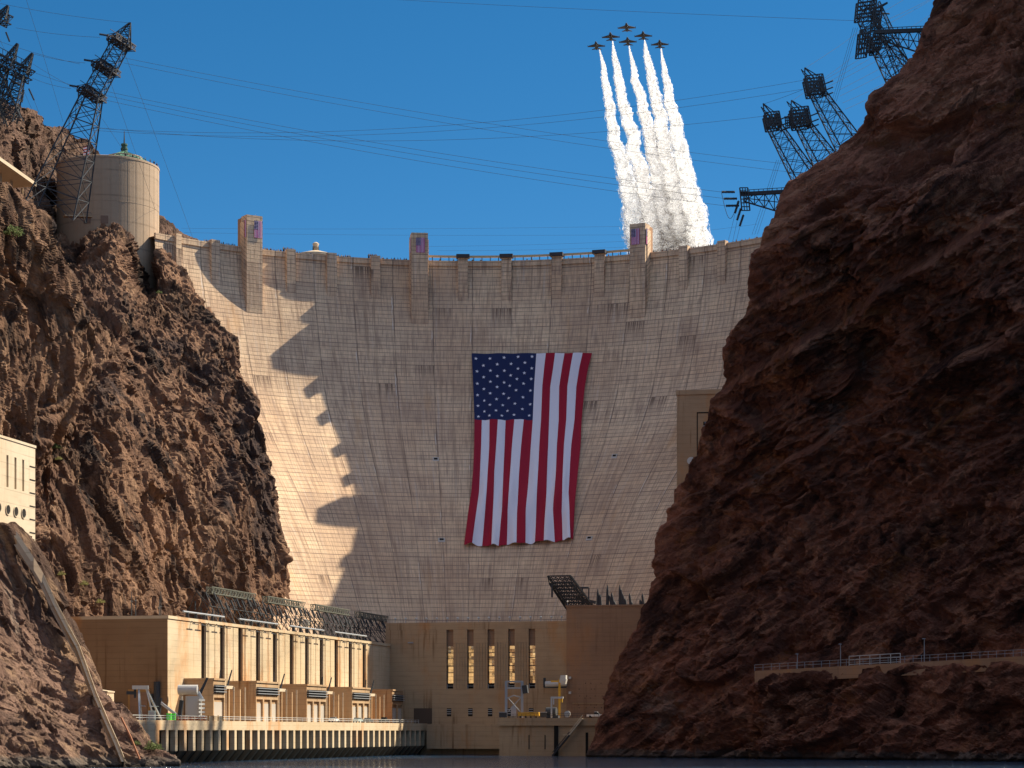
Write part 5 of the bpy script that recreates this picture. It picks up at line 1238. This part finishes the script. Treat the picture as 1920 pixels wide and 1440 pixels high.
def towers_right():
    for (hx, hy, w, h), (bx, by), (pkx, pky), lab in (((1448, 228, 26, 26), (1516, 345), (1431, 194), 'leaning lattice pylon with a square head, leftmost of the three on the red wall'),
            ((1500, 222, 32, 32), (1548, 302), (1484, 188), 'leaning pylon crowded behind the leftmost one, with a double square head'),
            ((1527, 162, 32, 32), (1586, 262), (1509, 127), 'leaning lattice pylon standing apart above the other two, nearer the upper boom')):
        D = {1448: 616, 1500: 613, 1527: 610}[hx]; r = empty('transmission_tower', P(bx, by, D+6), lab, 'pylon', 'leaning pylons on the red wall'); k = D/F
        A, B = P(bx, by, D+4), P(hx+3, hy+8, D); A = A+(A-B).normalized()*13
        b = MB(); mast(b, A, B, 8.2, 3.4, 8, .27, bt=.5); b.build('body', M_steel, r)
        b = MB(); c = P(hx, hy, D); d = (B-A).normalized(); s = Vector((1, 0, .12)).normalized(); u = Vector((.22, 0, -1)).normalized()*-1
        W_, H_ = w*k, h*k
        for yy in (-3, 0, 3):
            for i in range(6):
                o = s*((i/5-.5)*W_); b.bar(c+o-u*H_/2+Vector((0,yy,0)), c+o+u*H_/2+Vector((0,yy,0)), .34 if i in (0, 5) else .22)
                o = u*((i/5-.5)*H_); b.bar(c+o-s*W_/2+Vector((0,yy,0)), c+o+s*W_/2+Vector((0,yy,0)), .26)
            b.bar(c-s*W_/2-u*H_/2+Vector((0,yy,0)), c+s*W_/2+u*H_/2+Vector((0,yy,0)), .25); b.bar(c+s*W_/2-u*H_/2+Vector((0,yy,0)), c-s*W_/2+u*H_/2+Vector((0,yy,0)), .25)
        for sg in (-1, 1): b.bar(c+s*sg*W_/2-u*H_/2, c+s*sg*W_/2+u*H_*.52, .9, .5)
        b.build('crossarm', M_steel, r)
        b = MB(); pk = P(pkx, pky, D); b.bar(c-s*W_*.45+u*H_/2, pk, .3); b.bar(c+s*W_*.1+u*H_/2, pk, .3); b.bar(c+s*W_*.45+u*H_/2, pk, .22); q = c-s*W_*.45+u*H_*.75; b.bar(q, q+Vector((-.8,0,1.5)), .2); b.bar(q+Vector((-.8,0,1.5)), c-s*W_*.1+u*H_*.5, .2); b.build('peak', M_steel, r)
        for dy in (-4, 8, 18): b = MB(); e = P(hx+w*.55, hy+dy, D-1); insul(b, e, e+Vector((2.6, 0, 1.0)), .26); b.build('insulator', M_steel, r)
        if w == 32 and hy > 200:
            b = MB(); c2 = P(hx-18, hy+8, D+2)
            for i in range(5): b.bar(c2+Vector((-1.2+i*.5,0,-1.6)), c2+Vector((-1.5+i*.5,0,1.8)), .3); b.bar(c2+Vector((-1.4,0,-1.5+i*.7)), c2+Vector((1.1,0,-1.5+i*.7)), .22)
            b.build('second_head', M_steel, r)
    # high cluster
    D = 608; r = empty('transmission_tower', P(1700, 160, D+5), 'dark cluttered pylon with square head at the top edge of the photo', 'pylon')
    b = MB(); mast(b, P(1712, 181, D+4), P(1652, 84, D), 8.2, 4.6, 5, .28); b.build('body', M_steel, r)
    b = MB(); mast(b, P(1652, 90, D), P(1622, 30, D), 4.6, 4, 6, .26); b.build('upper_body', M_steel, r)
    b = MB(); mast(b, P(1706, 160, D+2), P(1640, 8, D), 4, 2.5, 6, .2); b.build('stay_frame', M_steel, r)
    for x0, y0, w, h in ((1610, -2, 34, 36), (1613, 56, 20, 46), (1640, 14, 14, 36), (1638, 62, 16, 34)):
        b = MB(); A = P(x0, y0, D-2); s = Vector((1, 0, .15))*w*D/F; u = Vector((-.10, 0, -1))*h*D/F
        for yy in (0, 4):
            for i in range(5): b.bar(A+s*i/4+Vector((0,yy,0)), A+s*i/4+u+Vector((0,yy,0)), .4 if i in (0,4) else .24)
            for i in range(6): b.bar(A+u*i/5+Vector((0,yy,0)), A+u*i/5+s+Vector((0,yy,0)), .26)
            b.bar(A+Vector((0,yy,0)), A+s+u+Vector((0,yy,0)), .26); b.bar(A+s+Vector((0,yy,0)), A+u+Vector((0,yy,0)), .26)
        b.build('crossarm', M_steel, r)
    b = MB(); b.bar(P(1642, 16, D), P(1664, 5, D), .45); insul(b, P(1650, 14, D), P(1663, 6, D), .3); insul(b, P(1652, 25, D), P(1668, 26, D), .3); b.build('insulator', M_steel, r)
    for (x0, y0, x1, y1, yb, lab, hx, hh) in ((1640, 60, 1752, 55, 100, 'long horizontal lattice boom from the red wall near the top edge', 0, 0), (1388, 364, 1500, 357, 402, 'horizontal lattice boom with tall end frame on the red wall above the dam crest', 1387, 1)):
        D = 608 if y0 < 100 else 616; r = empty('boom', P(x1, y1+20, D+4), lab, 'boom', 'horizontal booms on the red wall')
        b = MB(); b.bar(P(x0, y0, D-2), P(x1+15, y1, D-2), .8, 1.0); b.bar(P(x0, y0+2, D+4), P(x1+15, y1+2, D+4), .5, .6); b.build('walkway', M_steel, r)
        b = MB(); b.bar(P(x0, y0-7, D-2), P(x1, y1-7, D-2), .16)
        for k in range(14): f = k/13; b.bar(P(x0+(x1-x0)*f, y0+(y1-y0)*f, D-2), P(x0+(x1-x0)*f, y0+(y1-y0)*f-7, D-2), .16)
        b.build('rail', M_steel, r)
        b = MB(); n = 6
        for yy in (-2, 4):
            pa = None
            for k in range(n+1):
                f = k/n; t = P(x0+8+(x1-x0)*f, y0+1+(y1-y0)*f, D+yy); lo_ = P(x0+8+(x1-x0)*f, y0+14+(yb-y0-14)*min(1, f*1.4), D+yy); md = (t+lo_)/2
                b.bar(t, lo_, .24)
                if pa: b.bar(pa[1], lo_, .34); b.bar(pa[0], lo_, .22); b.bar(pa[1], t, .22); b.bar(pa[2], md, .2)
                pa = (t, lo_, md)
        b.build('truss', M_steel, r)
        if hx:
            b = MB()
            for yy in (-3, 3):
                for i in range(4): b.bar(P(1387+i*5, 352, D+yy), P(1391+i*5, 395, D+yy), .35 if i in (0,3) else .22)
                for i in range(7): b.bar(P(1387+i*.6, 352+i*7.1, D+yy), P(1402+i*.6, 352+i*7.1, D+yy), .24)
            for i in range(4): b.bar(P(1389+i*5, 352+8, D-3), P(1391+i*5, 360, D+3), .24)
            b.build('end_frame', M_steel, r)
            for i, (xa, ya, xb, yb2) in enumerate(((1353, 360, 1378, 360), (1357, 372.5, 1382, 372.5), (1361, 386, 1386, 385.5), (1385, 377, 1378, 400), (1389, 391, 1382, 413), (1394, 403, 1387, 424))):
                b = MB(); insul(b, P(xa, ya, D-3), P(xb, yb2, D-3), .42); b.bar(P(xa, ya-1.5, D-3), P(xb, yb2-1.5, D-3), .12); b.build('insulator', M_steel, r)
towers_right()
M_wire = mat('cable', (.08,.095,.12), .95, 0, 0)
def wires():
    W_ = [  # x0,y0,D0, x1,y1,D1, sag px, label tail
     (193,170,640, 1353,360,616, 14), (194,178,640, 1357,372,616, 14), (195,187,640, 1361,386,616, 14),
     (170,240,720, 1509,150,655, 40), (170,244,720, 1512,166,655, 40), (172,238,720, 1448,216,655, 36),
     (230,108,640, 1640,325,690, 18), (232,118,640, 1640,340,690, 18), (720,-2,760, 1608,39,612, 2),
     (340,428,980, 1190,424,980, 3), (345,436,980, 1190,440,980, 3), (800,462,990, 1180,452,990, 2), (820,470,990, 1180,463,990, 2), (1230,440,980, 1420,420,960, 2),
     (233,98,640, 362,448,820, -2), (206,150,640, 300,420,820, -2), (180,205,640, 262,330,820, -1), (48,-5,640, 118,228,760, -2), (0,75,660, 62,210,720, -2),
     (133,166,640, 60,146,700, 3), (160,118,640, 60,100,700, 3), (187,70,640, 30,52,700, 3), (244,43,640, -20,2,700, 4), (64,188,700, 85,240,760, 1), (62,120,700,160,175,645,2),
     (64,136,700, 200,178,640, 2), (-20,70,690, 150,120,640, 4),
     (1600,52,612, 1560,190,700, 1), (1604,52,612, 1564,190,700, 1), (1608,52,612, 1568,190,700, 1),
     (1509,128,612, 1612,58,700, 2), (1431,195,612, 1505,168,612, 1), (1546,150,612, 1770,10,760, 3), (1546,158,612, 1775,22,760, 3), (1546,166,612, 1780,35,760, 3), (1575,168,612, 1790,48,770, 3), (1575,180,612, 1730,96,770, 3), (1580,193,612, 1710,128,770, 3), (1585,205,612, 1690,150,770, 3),
     (1484,190,612, 1640,75,700, 2), (1660,20,612, 1740,-30,700, 1), (1665,45,612, 1745,0,720, 1), (1668,35,612, 1760,-10,720, 1),
     (1378,402,649, 1366,450,760, 0), (1382,415,649, 1374,452,760, 0), (1387,426,649, 1380,455,760, 0), (1460,300,612, 1415,440,760, 1), (1464,300,612, 1420,440,760, 1), (1456,300,612, 1410,440,760, 1)]
    tx = {0: 'cables from the three-armed pylon to the lower boom', 3: 'cables from the dark ridge to the leaning pylons', 6: 'faint cable passing behind the smoke trails', 9: 'faint far cable just above the dam crest',
          14: 'cable dropping steeply beside the three-armed pylon', 19: 'cable between the three-armed pylon and the gantry in the corner', 27: 'steep cable hanging left of the high dark pylon', 30: 'cable fanning up from the leaning pylons to the top corner', 43: 'cable dropping from the lower boom to the dam crest'}
    cur = ''; gcount = {}
    for i, (x0, y0, D0, x1, y1, D1, sg) in enumerate(W_):
        cur = tx.get(i, cur); A, B = P(x0, y0, D0), P(x1, y1, D1); pts = []; n = 24
        for k in range(n+1):
            f = k/n; p = A+(B-A)*f; p.z -= sg*4*f*(1-f)*(D0+(D1-D0)*f)/F; pts.append(p)
        b = MB(); b.tube(pts, .045 if i not in (9,10,11,12,13) else .035, 4, caps=False); o = b.build('cable', M_wire, smooth=True); gcount[cur] = gcount.get(cur, 0)+1; tag(o, '%s cable of those %s' % (ORD[gcount[cur]-1], cur.replace('cables ', '').replace('cable ', '').replace('high ', '').replace('faint far', 'faint')), 'cable', 'cables '+cur[:40])
    # slack jumpers under the boom insulators
    b = MB(); pts = [P(1353+f*30, 362+40*math.sin(f*3.14)+f*15, 648) for f in [k/12 for k in range(13)]]; b.tube(pts, .08, 4); tag(b.build('cable', M_wire), 'slack looping cable under the insulators of the lower boom', 'cable')
wires()
# ================================================================= JETS AND SMOKE
ALT = EYE+400.0
def jet_pos(px, py): D = 400*F/(HY-py); return P(px, py, D)
M_jet = mat('jet_dark_paint', (.05,.055,.07), .45, .2); M_jet2 = mat('jet_grey_paint', (.16,.15,.15), .45, .2)
hd = Vector((-.085, -.996, 0)).normalized()
def jet(px, py, label, m2):
    q = jet_pos(px, py); n = Vector((-hd.y, hd.x, 0)); T = lambda x, y, z: tuple(q+hd*x+n*y+Vector((0,0,z)))
    r = empty('fighter_jet', q, label, 'jet', 'six jets in formation')
    b = MB(); prof = [(7.6,.06,.05),(6.4,.42,.4),(4.5,.72,.65),(2.5,.95,.8),(0,1.15,.85),(-3.5,1.05,.8),(-6.2,.75,.7),(-7.2,.6,.6)]; N = 12; i0 = 0
    for x, ry, rz in prof:
        for j in range(N): a = 2*math.pi*j/N; b.v.append(T(x, ry*math.cos(a), rz*math.sin(a)))
    for k in range(len(prof)-1):
        for j in range(N): b.f.append((k*N+j, k*N+(j+1) % N, (k+1)*N+(j+1) % N, (k+1)*N+j)); b.m.append(0)
    b.f.append(tuple((len(prof)-1)*N+j for j in range(N))); b.m.append(0); b.build('fuselage', M_jet, r)
    def plate(name, pts, th, mt, vert=False):
        b = MB()
        if vert: lo_ = [T(x, -th/2, z) for x, z in pts]; hi = [T(x, th/2, z) for x, z in pts]
        else: lo_ = [T(x, y, -th/2+dz) for x, y, dz in pts]; hi = [T(x, y, th/2+dz) for x, y, dz in pts]
        b.poly(lo_[::-1]); b.poly(hi)
        for i in range(len(pts)): j = (i+1) % len(pts); b.quad(lo_[i], lo_[j], hi[j], hi[i])
        b.build(name, mt, r)
    for s in (-1, 1):
        plate('wing', [(4.8, s*.4, 0), (2.0, s*1.3, 0), (-.9, s*4.7, 0), (-2.6, s*4.9, 0), (-3.2, s*.9, 0)], .16, m2)
        plate('tailplane', [(-4.6, s*.7, -.1), (-6.6, s*2.9, -.25), (-7.5, s*2.9, -.25), (-7.3, s*.6, -.1)], .12, m2)
        plate('missile_rail', [(.2, s*4.85, 0), (.2, s*5.1, 0), (-2.9, s*5.1, 0), (-2.9, s*4.85, 0)], .2, M_jet)
    plate('tail_fin', [(-3.4, .7), (-6.0, 3.6), (-7.4, 3.6), (-7.0, .6)], .16, m2, True)
    b = MB(); b.lathe(T(2.6, 0, -1.05), [(.45, 0), (.6, .3), (.5, .6)], 10, sx=1, sy=1.8); b.build('air_intake', M_jet, r)
    b = MB(); b.lathe(T(3.6, 0, .45), [(.42, 0), (.4, .35), (.2, .62)], 10, sy=2.4); b.build('canopy', M_wglass, r)
for px, py, lab, m2 in ((1118, 85, 'dark jet at the left tip of the formation', M_jet), (1145, 68, 'dark jet second from the left, up the left arm of the formation', M_jet), (1175, 50.5, 'lead jet at the top of the formation, greyer and without smoke', M_jet2),
                    (1206, 66, 'dark jet on the right arm of the formation next to the lead', M_jet), (1177, 77, 'dark jet in the slot directly below the lead', M_jet), (1237, 82, 'dark jet at the right tip of the formation', M_jet)):
    jet(px, py, lab, m2)
def smoke_mat(name, dens, nscale=None):
    m = bpy.data.materials.new(name); m.use_nodes = True; t = m.node_tree; t.nodes.remove(t.nodes['Principled BSDF']); v = t.nodes.new('ShaderNodeVolumePrincipled')
    v.inputs['Color'].default_value = (.985,.985,.985,1); v.inputs['Density'].default_value = dens; v.inputs['Anisotropy'].default_value = .2
    t.links.new(v.outputs[0], t.nodes['Material Output'].inputs['Volume']); m.cycles.homogeneous_volume = True
    return m
M_sm = bpy.data.materials.new('smoke_core'); M_sm.use_nodes = True
def _sm(m, lo=.30, hi=.46, sc=.22):
    t = m.node_tree; t.nodes.remove(t.nodes['Principled BSDF']); d = t.nodes.new('ShaderNodeBsdfDiffuse'); tr = t.nodes.new('ShaderNodeBsdfTranslucent'); mx = t.nodes.new('ShaderNodeMixShader'); mx.inputs[0].default_value = .9
    for n_ in (d, tr): n_.inputs[0].default_value = (.97, .97, .97, 1)
    t.links.new(d.outputs[0], mx.inputs[1]); t.links.new(tr.outputs[0], mx.inputs[2])
    p = t.nodes.new('ShaderNodeNewGeometry'); nz = t.nodes.new('ShaderNodeTexNoise'); nz.inputs['Scale'].default_value = sc; nz.inputs['Detail'].default_value = 4; nz.inputs['Roughness'].default_value = .55; t.links.new(p.outputs['Position'], nz.inputs['Vector'])
    mr_ = t.nodes.new('ShaderNodeMapRange'); mr_.inputs[1].default_value = lo; mr_.inputs[2].default_value = hi; t.links.new(nz.outputs[0], mr_.inputs[0])
    ts = t.nodes.new('ShaderNodeBsdfTransparent'); m2 = t.nodes.new('ShaderNodeMixShader'); t.links.new(mr_.outputs[0], m2.inputs[0]); t.links.new(ts.outputs[0], m2.inputs[1]); t.links.new(mx.outputs[0], m2.inputs[2])
    t.links.new(m2.outputs[0], t.nodes['Material Output'].inputs['Surface'])
_sm(M_sm, .22, .36)
M_shell = bpy.data.materials.new('smoke_fringe'); M_shell.use_nodes = True; _sm(M_shell, .44, .66, .30)
M_haze = bpy.data.materials.new('smoke_thin'); M_haze.use_nodes = True; _sm(M_haze, .50, .80, .24)

def trail(path, label, seed):
    # path: (px,py,width px)
    pts = [(jet_pos(x, y), w*(.5 if y < 110 else (.40 if y < 380 else .46))*(400/(HY-y))) for x, y, w in path]
    cum = [0]
    for a, c in zip(pts[:-1], pts[1:]): cum.append(cum[-1]+(c[0]-a[0]).length)
    L = cum[-1]; nu = 44
    s = [0.0]
    while s[-1] < L: s.append(s[-1]+.55+s[-1]*.0028)
    s = np.array(s); c = np.stack([np.interp(s, cum, [p[0][k] for p in pts]) for k in range(3)], -1); rad = np.interp(s, cum, [p[1] for p in pts])
    # smooth the axis
    ker = np.ones(9)/9
    for k in range(3): c[:, k] = np.convolve(np.pad(c[:, k], 4, mode='edge'), ker, 'valid')
    amp = np.clip(s/180, 0, 1)*2.2
    zz = np.zeros_like(s); c[:, 0] += amp*perlin(np.stack([s/45, zz+seed, zz], -1), seed)*2.4; c[:, 2] += amp*perlin(np.stack([s/30, zz, zz+seed], -1), seed+5)*2.6
    a = np.linspace(0, 2*np.pi, nu+1); fade = np.clip(rad/1.2, .12, 1)
    def tube(k, name, m, par, off):
        X = np.zeros((len(s), nu+1, 3)); d = np.stack([np.cos(a), 0*a, np.sin(a)], -1)
        base = c[:, None, :]+d[None]*(rad[:, None, None]*k)
        sc = np.clip(rad, 1.0, 12)[:, None, None]
        # puffs: their size grows with the trail
        g = np.stack([np.broadcast_to(s[:, None]/(1.2+.0*s[:, None]), base.shape[:2])*0, base[...,0]*0, base[...,2]*0], -1)
        lam = np.cumsum(np.gradient(s)/np.clip(rad*1.25, .9, 9))
        q = np.stack([lam[:, None]+0*a[None], np.cos(a)[None]*1.25+0*lam[:, None], np.sin(a)[None]*1.25+0*lam[:, None]], -1)+seed*3.3+off
        n = fbm(q*np.array([.75, 1, 1]), 4, seed+off); pf = 1-np.abs(perlin(q*1.3+5, seed+9+off))*2.2
        rr = rad[:, None]*k*(1+.95*n+.24*pf*fade[:, None]-.05)
        X = c[:, None, :]+d[None]*rr[..., None]; X[:, -1] = X[:, 0]
        o = grid_mesh(name, X, m, par, smooth=True); return o
    r = empty('smoke_trail', pts[0][0], label, 'smoke trail', 'white smoke trails of the jets')
    tube(.78, 'smoke_core', M_sm, r, 0); tube(1.0, 'smoke_wisps', M_shell, r, 40); tube(1.18, 'smoke_haze', M_haze, r, 80)
trail([(1124, 92, 2), (1130, 120, 8), (1137, 160, 14), (1142, 200, 17), (1150, 240, 20), (1156, 280, 23), (1168, 310, 27), (1178, 345, 30), (1186, 390, 36), (1197, 430, 42), (1205, 470, 46), (1215, 530, 50)], 'white smoke trail of the jet at the left tip, kinked and outermost', 1)
trail([(1148.5, 77, 2), (1153, 110, 10), (1160, 150, 17), (1170, 200, 20), (1182, 250, 23), (1196, 300, 26), (1208, 350, 30), (1218, 400, 36), (1228, 440, 42), (1236, 480, 48), (1246, 530, 52)], 'white smoke trail second from the left', 2)
trail([(1179.5, 86, 2), (1186, 120, 9), (1195, 160, 16), (1206, 205, 20), (1218, 255, 24), (1230, 310, 28), (1240, 360, 34), (1250, 410, 40), (1258, 450, 46), (1266, 530, 54)], 'white smoke trail of the slot jet, middle of the five', 3)
trail([(1208.5, 75, 2), (1213, 105, 10), (1221, 145, 17), (1230, 190, 21), (1240, 240, 26), (1251, 300, 31), (1261, 350, 36), (1272, 410, 44), (1280, 450, 48), (1288, 530, 54)], 'white smoke trail fourth from the left', 4)
trail([(1239.5, 91, 2), (1244, 120, 8), (1251, 160, 15), (1259, 200, 20), (1268, 250, 25), (1279, 300, 30), (1290, 350, 35), (1300, 400, 40), (1303, 440, 44), (1304, 480, 48), (1310, 530, 50)], 'white smoke trail of the jet at the right tip, outermost on the red wall side', 5)
# ================================================================= PEOPLE ON THE CREST
def person_meshes():
    out = []
    skin = mat('skin', (.35,.2,.13)); trs = mat('dark_trousers', (.03,.03,.04)); hair = mat('hair', (.02,.015,.012))
    for i, sc in enumerate(((.03,.03,.035), (.10,.03,.03), (.25,.24,.23), (.03,.06,.12), (.05,.05,.05))):
        b = MB(); sh = mat('shirt_%s' % ('black', 'maroon', 'pale', 'navy', 'charcoal')[i], sc)
        rings = [(0,.20,.13,0),(.45,.19,.13,0),(.85,.2,.14,0),(.95,.21,.14,1),(1.2,.22,.14,1),(1.42,.25,.13,1),(1.48,.12,.09,1),(1.52,.07,.07,2),(1.57,.09,.1,2),(1.66,.105,.12,2),(1.76,.08,.09,3),(1.8,.02,.02,3)]
        N = 10
        for z, rx, ry, m in rings:
            for j in range(N): a = 2*math.pi*j/N; b.v.append((rx*math.cos(a), ry*math.sin(a), z))
        for k in range(len(rings)-1):
            for j in range(N): b.f.append((k*N+j, k*N+(j+1) % N, (k+1)*N+(j+1) % N, (k+1)*N+j)); b.m.append({0:0,1:1,2:2,3:3}[rings[k+1][3]] if rings[k][3] != 0 or k else 0)
        for s in (-1, 1): b.tube([(s*.24, 0, 1.4), (s*.31, -.02, 1.12), (s*.24, -.25, 1.0)], [.06, .05, .04], 6, 1)
        o = b.build('person', [trs, sh, skin, hair], smooth=True); out.append(o)
    return out
def people():
    base = person_meshes(); used = set(); rg = random.Random(11)
    segs = [(300, 322, 5, 'tiny person at the parapet left of the first pilaster'), (345, 372, 6, 'tiny person leaning on the crest beyond the far left shadow'), (385, 398, 8, 'tiny person in the tight cluster left of the leftmost dam tower'), (408, 445, 14, 'tiny person in the row just left of the leftmost dam tower'),
            (495, 530, 9, 'tiny person at the parapet just right of the leftmost dam tower'), (532, 552, 9, 'tiny person in the cluster on the pilaster cap before the domed intake tower'), (556, 585, 6, 'tiny person near the domed intake tower'), (612, 660, 14, 'tiny person between the domed intake tower and the middle dam tower'),
            (690, 708, 8, 'tiny person clustered on the pilaster left of the middle dam tower'), (712, 765, 9, 'tiny person just left of the middle dam tower'), (806, 1180, 16, 'tiny person under the tan beam between two dam towers'),
            (1222, 1232, 3, 'tiny person beside the rightmost dam tower'), (1238, 1310, 15, 'tiny person at the parapet before the smoke trails'), (1325, 1362, 9, 'tiny person near the last visible pilaster on the right'), (1368, 1420, 8, 'tiny person near the red wall end of the crest')]
    for a, e, n, lab in segs:
        for k in range(n):
            px = a+(e-a)*(k+.5+rg.uniform(-.45, .45))/n; t = th_at(px); i = rg.randrange(5); s = base[i]
            if i in used: o = s.copy(); C.objects.link(o)
            else: o = s; used.add(i)
            z = ZC+(.35 if a < 1200 or a > 1220 else .2)+ (.9 if 'pilaster cap' in lab or 'clustered on' in lab else 0); q = dface(t, ZC, -1.0)
            o.location = (q[0], q[1], z); o.rotation_euler = (0, 0, rg.uniform(-1.5, 1.5)); h = rg.uniform(.88, 1.08); o.scale = (h, h, h)
            cl = ('black', 'maroon', 'pale', 'navy', 'charcoal')[i]
            tag(o, '%s, %s top' % (lab, cl), 'person', 'spectators: '+lab)
    # a few on the terrace of the round tower building
    for k in range(9):
        i = k % 5; a = math.radians(-60+k*9); s = base[i]; o = s.copy(); C.objects.link(o); o.location = (-146.5+18*math.cos(a), 803+18*math.sin(a), 211.6); tag(o, 'tiny person on the terrace rim of the round tower building, %s top' % ('black', 'maroon', 'pale', 'navy', 'charcoal')[i], 'person', 'people on the round terrace')
people()
